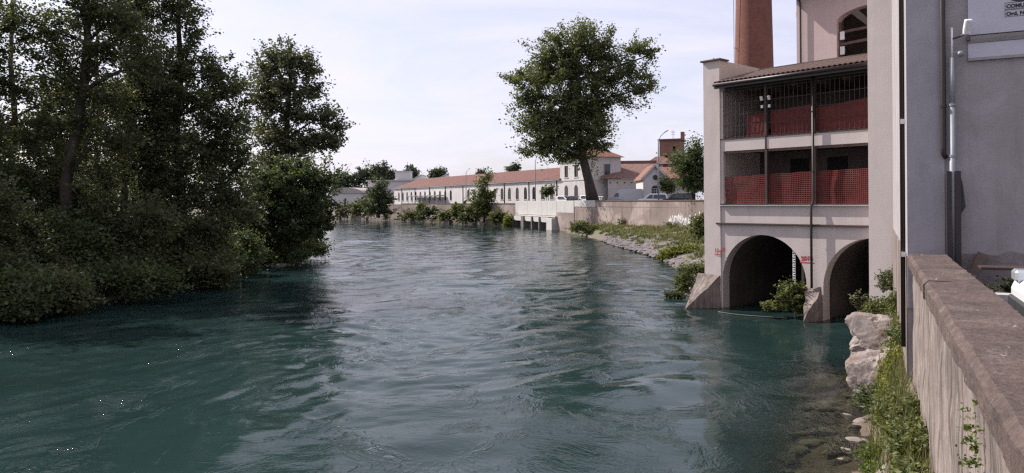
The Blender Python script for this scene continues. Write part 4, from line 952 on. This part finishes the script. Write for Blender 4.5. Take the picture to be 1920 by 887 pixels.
left_tree('tall slender grey green tree rising behind the overhanging foliage', 535, 400, 78, [(536,330),(537,260),(540,200),(545,140),(540,100)], .38,
     [(535,110,45,26),(575,120,30,26),(500,130,30,34),(545,165,52,36),(505,190,34,30),(590,170,18,24),(560,215,40,24),(610,215,30,20),(632,238,22,16),(600,255,40,20),(560,270,50,28),(510,250,40,36),(625,270,20,14),(520,310,60,35)],
     36000, .30, G['olive'], clump=.95, per=50, nbr=110)
left_tree('broad dark tree overhanging the water at the right end of the left bank', 500, 440, 60, [(505,420),(520,390),(530,350)], .30,
     [(560,335,58,34),(600,340,32,28),(600,385,34,34),(555,390,56,44),(500,370,60,50),(470,420,54,46),(530,440,56,36),(585,425,36,24),(480,470,44,26),(430,440,40,50),(615,410,14,16)],
     62000, .22, G['dark2'], clump=.62, per=60)
left_tree('tall dark tree with a pointed crown right of the multi stemmed tree', 340, 460, 48, [(342,380),(335,300),(330,220),(340,140),(335,60),(335,0)], .30,
     [(330,15,50,45),(360,60,32,30),(340,120,55,40),(400,140,50,34),(430,170,36,36),(370,190,66,46),(430,230,50,44),(300,210,50,60),(390,270,76,46),(300,320,60,50),(440,310,48,48),(360,350,76,50),(430,380,60,46),(330,-50,50,40),(260,290,40,50),(290,420,60,46),(380,440,56,40),(250,450,50,40)],
     76000, .19, G['dark'], clump=.72, per=60)
left_tree('large multi stemmed tree filling the left edge of the view', 125, 500, 43, [(128,420),(122,340),(140,260),(155,170),(165,80),(160,0)], .42,
     [(170,20,70,40),(240,40,50,40),(90,60,60,40),(30,40,50,40),(200,100,60,40),(120,130,70,44),(40,170,60,30),(200,180,60,44),(130,230,70,40),(50,260,50,26),(-30,120,60,60),(-30,250,60,40),(220,260,50,40),(100,310,60,30),(200,340,50,40),(20,330,40,24),(150,-40,90,40),(280,120,40,44),(-60,20,60,60),(60,390,60,40),(180,410,60,40),(120,450,60,34),(-20,400,50,50)],
     70000, .18, G['dark'], clump=.72, per=60, nbr=150)
m2 = [(230,470,47,[(232,400),(236,320),(240,220),(245,120),(250,40)],'straight stemmed tree between the multi stemmed tree and the pointed tree',[(250,30,50,50),(270,110,50,50),(245,200,50,50),(280,270,50,44),(230,300,44,40),(290,180,40,40),(255,-40,60,40)])]
for px, py, D_, tp, lab, lo in m2: left_tree(lab, px, py, D_, tp, .24, lo, 34000, .19, G['olive'], clump=.75, per=55)
for px, D_, top, lab in [(-130,50,-60,'tall added shade tree of the second row beyond the left frame edge'),(20,62,-40,'second row tree behind the multi stemmed tree'),(-330,42,-90,'added riverside shade tree just outside the left frame edge'),(180,66,20,'second row tree behind the straight stemmed tree'),(-240,62,-60,'added back shade tree beyond the left frame edge'),(-175,38,-60,'leafy tree added for shading the bank just left of the frame')]:
    lo = [(px+random.uniform(-110,110), y_+random.uniform(-20,20), 70, 44) for y_ in np.linspace(top, 330, 12) if y_ > 140 or px < -100]  # trees left of the frame continue the bank, added to shade its bushes
    left_tree(lab, px, 430, D_, [(px,330),(px+8,220),(px,120),(px+4,top+30)], .34, lo, 24000, .27, G['dark'], 'second_row_tree', .9, 50, 40, 'second row trees on the left bank', 3.0)
# understorey along the left bank
us = [(-20,540,33,90,44,'dark','shadowed bush hanging to the water at the far left'),(70,560,33,70,34,'dark2','shadowed bush hanging to the water near the left edge'),(-60,420,36,80,70,'dark','tall dark bush outside the left frame edge'),(30,470,38,70,70,'dark','shadowy bush at the left edge of the view'), (140,480,40,80,66,'dark2','dark bush below the multi stemmed tree'), (60,380,44,80,50,'dark2','higher dark shrub behind the leftmost bush'),
      (250,470,42,70,66,'dark','dense dark bush left of the bright sapling'), (360,470,46,70,60,'dark','dark bush behind the bright sapling'), (200,400,46,80,50,'dark2','tall shrub screen under the straight stemmed tree'),
      (300,400,50,80,56,'dark','tall shady shrub below the pointed tree'), (425,480,52,60,40,'dark2','low dark bush hanging over the water at mid bank'), (90,545,35,70,30,'dark','low bush dipping to the water near the left edge'), (230,535,39,80,30,'dark2','low bush dipping to the water before the dense bush'),(520,482,60,56,22,'dark2','low dark foliage trailing in the water under the overhanging tree'),(570,462,66,40,18,'dark','foliage tip trailing at the outer end of the left bank'),(360,520,44,70,28,'dark','low bush dipping to the water right of the bright sapling')]
for px, py, D_, rx, ry, mt, lab in us:
    b = at(px, py, D_); b.z = max(.6, min(2.6, b.z-1.0))
    lo = [(px+random.uniform(-.8,.8)*rx, py+random.uniform(-.9,.7)*ry, rx*random.uniform(.3,.6), ry*random.uniform(.35,.65), random.uniform(-1.5,1.5)) for _ in range(10)]
    bush(lab, b, pxl(D_, lo), 20000, .18, G[mt], 'bank_bush', 'bush', .75, 60, 'bushes on the left bank', 10, .12)
b = at(320, 525, 42); b.z = .8
bush('bright green sapling low over the water on the shaded left bank', b, pxl(42, [(320,512,26,16),(300,520,16,12),(345,520,14,10)]), 1500, .13, G['fresh'], 'sapling', 'sapling', .3, 25, None, 5)
for i, (px, py, D_, rx, ry, lab) in enumerate([(-40,330,75,90,50,'distant pale tree showing through the gap at the left edge'),(60,345,95,80,36,'distant tree seen between the left bank trunks'),(330,300,90,110,60,'tree behind the pointed dark tree on the left bank'),(180,330,85,90,50,'tree behind the multi stemmed tree on the left bank')]):
    b = at(px, 400, D_); b.z = 3.0
    tree('background_tree', lab, 'tree', b, [b, at(px,py+30,D_), at(px,py,D_)], .3, pxl(D_, [(px+random.uniform(-.6,.6)*rx, py+random.uniform(-.5,.5)*ry, rx*.5, ry*.5) for _ in range(7)]), 9000, .32, G['olive'], 1.0, 40, 'trees beyond the left bank', 30)
# far right bank trees and bushes
def rbush(label, px, py, D_, lobes, n, leaf, mat, z=1.0, name='bush', clump=.6, cat='bush', group='bushes along the quay foot', per=40):
    b = at(px, py, D_); b.z = z
    return bush(label, b, pxl(D_, lobes), n, leaf, G[mat], name, cat, clump, per, group, 8)
def qtree(label, px, D_, tp, r0, lobes, n, leaf, mat, z, clump=1.0, name='quay_tree', group=None):
    b = at(px, 400, D_); b.z = z; return tree(name, label, 'tree', b, [b]+[at(x, y, D_) for x, y in tp], r0, pxl(D_, lobes), n, leaf, G[mat], clump, 50, group, 40)
qtree('round dark green tree at the water edge left of the white factory', 710, 205, [(710,395),(710,370),(711,350)], .3, [(711,352,18,14),(700,370,17,18),(722,370,16,16),(711,385,24,18),(697,392,14,14),(724,396,14,12)], 14000, .42, 'dark2', .6)
qtree('slender riverside tree growing in front of the white factory', 908, 160, [(908,395),(908,370),(910,345)], .22, [(912,335,12,12),(905,355,18,12),(915,368,15,14),(900,380,20,16),(895,396,26,14),(918,392,14,12)], 9000, .40, 'bush', .6)
rbush('greyish willow bush at the far river bend', 652, 395, 222, [(650,390,16,14),(638,398,12,10)], 5000, .40, 'olive')
rbush('olive green bush left of the round dark tree', 676, 395, 215, [(674,385,12,16),(684,397,10,12),(665,398,12,10)], 5000, .40, 'bush')
for i, (px, py, D_, rx, ry, mt, lab) in enumerate([(770,400,190,22,9,'bush','low bush on the quay foot next to the round dark tree'),(805,398,182,22,10,'dark2','darker bush at the quay foot below the far canopy'),(790,390,186,8,10,'bush','upright shrub against the brown quay wall'),
      (838,402,172,22,10,'bush','spreading bush at the quay foot left of the slender tree'),(862,392,168,16,16,'bush','taller bush leaning on the quay wall left of the slender tree'),(880,404,162,22,12,'dark2','shaded bush below the slender tree'),(938,406,152,22,14,'bush','yellowish bush at the quay foot right of the slender tree'),(955,412,148,14,8,'yellow','small bright bush beside the sluice')]):
    rbush(lab, px, py+6, D_, [(px+random.uniform(-.5,.5)*rx, py+random.uniform(-.3,.3)*ry, rx*.7, ry*.7) for _ in range(4)]+[(px-rx*.5, py+10, rx*.6, 6), (px+rx*.5, py+10, rx*.6, 6)], 4600, .34, mt, .3)
qtree('dark broad tree on the quay left of the mill pillar', 1300, 84, [(1300,365),(1298,330),(1300,300)], .25, [(1300,285,28,18),(1288,310,26,24),(1312,320,22,30),(1295,340,26,20),(1310,350,18,14)], 14000, .24, 'dark2', GZ)
qtree('small round tree beside the white gabled house', 1250, 112, [(1250,365),(1250,352)], .12, [(1248,345,11,9),(1256,352,9,8)], 3000, .28, 'bush', GZ)
qtree('small roadside tree before the white factory near the poplar', 1028, 138, [(1028,372),(1028,362)], .10, [(1026,360,7,8),(1032,355,5,5)], 1500, .32, 'dark2', GZ)
for i, (px, py, rx, ry, lab) in enumerate([(648,332,15,14,'first far tree from the left on the skyline'),(690,326,18,18,'tall far tree left of the roof turret'),(668,336,14,12,'low far tree on the skyline between the two taller left ones'),(712,322,16,14,'rounded far tree close left of the roof turret'),(732,330,10,10,'far tree just touching the roof turret'),(772,324,12,14,'far tree between the roof turret and the sawtooth roofs'),(826,328,10,8,'far tree between the sawtooth roofs'),(815,328,8,7,'small far tree behind the middle sawtooth roof'),(902,325,9,5,'far tree tip above the red factory roof'),(963,316,12,6,'far tree tips above the red roof next to the poplar'),(635,345,12,12,'far tree behind the arched sheds')]):
    D_ = 340; b = at(px, 385, D_); b.z = GZ
    tree('skyline_tree', lab, 'tree', b, [b, at(px,355,D_), at(px,py,D_)], .4, pxl(D_, [(px+random.uniform(-.5,.5)*rx, py+random.uniform(-.5,.5)*ry, rx*.62, ry*.62) for _ in range(5)]+[(px,py+18,rx*.8,14)]), 3500, .9, G['far'], 2.0, 30, 'trees on the skyline', 15)
# right bank plants
for px, py, z, rx, ry, mt, n, lab in [(1085,425,.5,26,14,'bush',5000,'leafy bush at the water edge beside the sluice'),(1110,432,.3,20,9,'bush',3000,'low bush right of the sluice bush'),(1165,410,1.6,24,10,'bush',4000,'weedy bush under the shaded part of the graffiti wall'),(1205,405,1.8,22,12,'bush',4000,'bush under the graffiti wall below the white estate car'),
      (1195,395,1.9,10,18,'dark2',3000,'ivy like shrub climbing the graffiti wall'),(1310,425,1.8,18,24,'bush',6000,'tall leafy shrub against the mill pillar edge'),(1275,472,.4,34,14,'yellow',7000,'bright yellow green bush on the waterside rubble'),(1250,480,.2,16,8,'yellow',2500,'low yellow green tuft at the water edge'),(1250,385+25,1.9,6,14,'bush',900,'single upright weed before the white graffiti')]:
    p = on_z(px, py+ry, max(z-.2, .05)); D_ = p.y
    bush(lab, p, pxl(D_, [(px+random.uniform(-.5,.5)*rx, py+random.uniform(-.4,.4)*ry, rx*.65, ry*.65) for _ in range(5)]), n, .16, G[mt], 'bank_shrub', 'bush', .35, 40, 'shrubs on the right bank', 8, .05)
for px, py, D_, lobes, n, mt, lab in [(1300,525,36.5,[(1300,508,26,14),(1290,528,24,14),(1322,515,18,12),(1282,540,14,9),(1315,500,12,8)],7000,'bush','leafy bush growing over the cutwater at the mill corner'),
      (1490,560,31.6,[(1490,548,26,18),(1510,552,18,16),(1470,560,18,14),(1495,570,26,12),(1450,574,18,7),(1435,574,12,6)],8000,'bush','leafy bush sprouting from the pier between the arches'),
      (1258,553,38,[(1256,553,8,5),(1272,553,10,5)],1200,'dark2','small mossy tuft in the water before the cutwater'),
      (1612,565,29.5,[(1612,570,10,10),(1605,560,8,8)],500,'olive','pale dry plant in the mouth of the second arch')]:
    b = at(px, py, D_); b.z = .3 if n > 2000 else .02
    bush(lab, b, pxl(D_, lobes), n, .11, G[mt], 'water_plant', 'bush', .22, 35, None, 9, .03)
# stuff: grass on the right bank
def grass(name, label, pts, h, mat, n_per=5, wd=.02):
    V = []; Fc = []; T = []
    for p in pts:
        for _ in range(n_per):
            q = Vector(p)+Vector((random.gauss(0,.12),random.gauss(0,.12),0)); a = random.uniform(0,6.28); hh = h*random.uniform(.5,1.3); ln = Vector((math.cos(a),math.sin(a),0))*hh*random.uniform(.1,.6); sd = Vector((-math.sin(a),math.cos(a),0))*wd
            o = len(V); V += [q-sd, q+sd, q+ln*.4+Vector((0,0,hh*.6))+sd*.7, q+ln*.4+Vector((0,0,hh*.6))-sd*.7, q+ln+Vector((0,0,hh))]; Fc += [(o,o+1,o+2,o+3), (o+3,o+2,o+4)]; T += [random.random()]*5
    me = bpy.data.meshes.new(name); me.from_pydata([tuple(v) for v in V], [], Fc); me.update()
    me.attributes.new('tint', 'FLOAT', 'POINT').data.foreach_set('value', T)
    return tag(finish(me, name, mat, recalc=False), label, 'grass', kind='stuff')
RWs = RW[2:]
def rb_pt(f, g):   # along the right bank, 0..1 from water to wall
    i = min(int(f*(len(RWs)-1)), len(RWs)-2); q = f*(len(RWs)-1)-i; a, b_ = RWs[i], RWs[i+1]
    x, y, wd = [a[k]*(1-q)+b_[k]*q for k in range(3)]
    return (x+g*1.6*wd, y+g*.7*wd, np.interp(g, [0,.16,.38,.88,1], [-.05,.5,1.15,1.65,1.72]))
def patchy(n, g0, g1, seed, thr):
    o = []
    while len(o) < n:
        p = rb_pt(random.random(), random.uniform(g0, g1))
        if mnoise.noise(Vector((p[0]*.55, p[1]*.35, seed)))+.4*mnoise.noise(Vector((p[0]*1.7, p[1]*1.3, seed))) > thr: o.append(p)
    return o
grass('bank_grass', 'rough dry grass covering the slope below the graffiti wall', patchy(5200, .3, 1.5, 2, -.12), .42, G['dry'], 5, .022)
grass('bank_herbs', 'green herbs mixed into the slope below the graffiti wall', patchy(5200, .15, 1.5, 9, -.05), .34, G['bush'], 5, .06)
for k_, (f_, g_, n_, mt_, lab_) in enumerate([(.10,.9,2500,'bush','scrubby weeds on the slope right of the sluice bush'),(.22,.8,2500,'olive','greyish scrub on the slope under the parked van'),(.34,1.0,2600,'bush','scrub patch on the slope below the white estate car'),(.46,.7,2400,'dry','straw coloured scrub in the middle of the grassy slope'),(.55,1.1,2600,'dark2','dark scrub at the wall foot left of the graffiti'),(.66,.8,2400,'bush','scrub on the slope just above the yellow green bush'),(.16,.45,2000,'dry','pale dry tuft close to the water right of the sluice')]):
    p_ = Vector(rb_pt(f_, g_)); bush(lab_, p_, [(tuple(p_+Vector((random.uniform(-1.3,1.3), random.uniform(-1.6,1.6), random.uniform(.1,.6)))), (.7,.8,.35)) for _ in range(6)], n_, .15, G[mt_], 'bank_scrub', 'scrub', .35, 35, 'scrub on the right bank', 6, .05)

# ------------------------------------------------------------------ stones
def stone_mesh(seed, sub=2, amp=.35, flat=.7):
    bm = bmesh.new(); bmesh.ops.create_icosphere(bm, subdivisions=sub, radius=1); r3 = random.Random(seed); o = Vector((seed*3.7, seed*1.3, 0))
    for v in bm.verts:
        d = 1+amp*mnoise.noise(v.co*1.1+o)+amp*.5*mnoise.noise(v.co*2.7+o)+(amp*.22*mnoise.noise(v.co*7+o)+amp*.12*mnoise.noise(v.co*17+o) if sub > 3 else 0); v.co = Vector((v.co.x*d*1.25, v.co.y*d, v.co.z*d*flat))
        for k in range(3):
            nr = Vector((math.sin(seed+k*2.1), math.cos(seed*1.7+k*2.3), math.sin(seed*.7+k))).normalized(); e = v.co.dot(nr)
            if e > .78: v.co -= nr*(e-.78)*.8
    me = bpy.data.meshes.new('stone'); bm.to_mesh(me); bm.free(); return me
smesh = [stone_mesh(i) for i in range(6)]
big = [stone_mesh(20+i, 5, .40, .8) for i in range(4)]
def put(me, name, mat, loc, s, rz, label, cat, group=None, tilt=0):
    if not me.materials: me.materials.append(mat)
    o = bpy.data.objects.new(name, me); col.objects.link(o); o.location = loc; o.scale = s; o.rotation_euler = (tilt, tilt*.6, rz); return tag(o, label, cat, group)
for me in big: me.materials.append(M['stone'])
for me in smesh: me.materials.append(M['pebble'])
put(big[0], 'boulder', M['stone'], bank_w(.25,24.4,.80), (.75,1.0,1.0), 1.3, 'upper pale boulder leaning on the bank below the tower block', 'boulder', None, .35)
put(big[1], 'boulder', M['stone'], bank_w(.28,21.0,.50), (.62,.85,.90), 1.2, 'smooth whitish boulder with a brown side at the bend of the near bank', 'boulder', None, -.2)
put(big[2], 'boulder', M['stone'], bank_w(.30,12.2,.50), (.30,.62,.62), 1.0, 'pale boulder half buried in weeds at the bottom of the view', 'boulder', None, .2)
put(big[3], 'boulder', M['stone'], bank_w(.55,27.6,1.0), (.6,.9,.8), 1.7, 'pale rock against the foot of the tower block', 'boulder', None, .1)
r4 = random.Random(11)
for i in range(46):
    lx = r4.uniform(-1.75,-.25); ly = r4.uniform(13.0,21.5); s = r4.uniform(.07,.20)
    z = np.interp(lx, [-1.75,-.25], [-.22,-.03])+s*.12
    put(smesh[i % 6], 'river_stone', M['pebble'], bank_w(lx, ly, z), (s*1.4,s,s*.55), r4.uniform(0,6), 'loose stone lying in the shallow water below the near bank', 'stone', 'stones in the shallows')
# rubble on the right bank
rub = bpy.data.meshes.new('rubble'); allv = []; allf = []
for i in range(1500):
    f = r4.random(); x, y, z = rb_pt(.26+.74*f, abs(r4.gauss(.0,.15))+.02); s = r4.uniform(.09,.30); z += .03; src = smesh[i % 6]; o = len(allv); a = r4.uniform(0,6)
    mt = Matrix.Translation((x,y,z)) @ Matrix.Rotation(a,4,'Z') @ Matrix.Diagonal((s*1.2,s,s*.8,1))
    allv += [tuple(mt @ v.co) for v in src.vertices]; allf += [tuple(j+o for j in p.vertices) for p in src.polygons]
rub.from_pydata(allv, [], allf); rub.update()
tag(finish(rub, 'rubble', M['rubble'], recalc=False), 'grey broken rubble along the water edge before the mill pillar', 'rubble', kind='stuff')
# weeds along the near wall
for i, (lx, ly, z, n, mt, rad, lab) in enumerate([(.15,26.5,1.3,5000,'bush',(.5,.9,.45),'leafy shrub at the water edge under the tower block'),(.58,23.0,2.1,3500,'bush',(.10,1.4,.4),'trailing weeds on the wall above the upper boulder'),(.56,20.0,1.9,3500,'bush',(.12,1.3,.4),'trailing weeds above the smooth whitish boulder'),
       (.36,17.4,1.4,5000,'yellow',(.22,1.3,.5),'yellowish weeds on the wall foot between the boulders'),(.30,15.0,1.1,5200,'bush',(.26,1.2,.55),'dense weeds at mid height of the near bank'),(.02,18.6,.5,3000,'dark2',(.24,.5,.35),'dark bushy plant beside the smooth whitish boulder'),(.08,14.6,.35,4200,'fresh',(.26,1.1,.28),'bright green plants along the shallow water edge'),
       (.44,12.0,1.5,5000,'bush',(.16,1.2,.5),'weeds climbing the near wall right of the buried boulder'),(.0,12.0,.35,4000,'fresh',(.2,1.0,.3),'green plants at the water edge near the bottom of the view'),(.46,9.6,1.5,3500,'bush',(.12,.9,.5),'weeds on the wall foot at the bottom right'),(.40,28.5,2.2,3000,'olive',(.25,.6,.3),'dry weeds at the corner of the tower block')]):
    p = bank_w(lx, ly, z-.25)
    lo = []
    for k in range(7):
        q = bank_w(lx+random.uniform(-.7,.7)*rad[0], ly+random.uniform(-.9,.9)*rad[1], z+random.uniform(-.8,.6)*rad[2]); lo.append((tuple(q), (.20,.30,.20)))
    bush(lab, p, lo, int(n*1.7), .065, G[mt], 'bank_weeds', 'weeds', .14, 30, 'weeds along the near bank', 10, .02)
bush('small ivy sprig hanging below the coping joint', bank_w(.58,5.55,3.55), [(tuple(bank_w(.55,5.45+.07*i,3.62-.16*i)), (.03,.09,.10)) for i in range(5)], 420, .028, G['fresh'], 'ivy_sprig', 'ivy', .06, 16, None, 0)
# wild grass and seed heads along the near bank
def nb_pts(n, x0, x1, y0, y1):
    o = []
    for _ in range(n):
        lx, ly = random.uniform(x0, x1), random.uniform(y0, y1)
        if 19.3 < ly < 26.5 and lx < .5: continue
        o.append(bank_w(lx, ly, float(np.interp(lx, [-.1,.12,.42,.75], [.0,.5,1.3,1.95]))))
    return o
grass('wall_foot_grass', 'wild green grass along the foot of the near parapet wall', nb_pts(1500, .05, .6, 9, 27), .30, G['bush'], 4, .007)
grass('dry_stalks', 'dry straw stalks among the weeds of the near bank', nb_pts(500, .15, .6, 9, 27), .48, G['dry'], 4, .005)
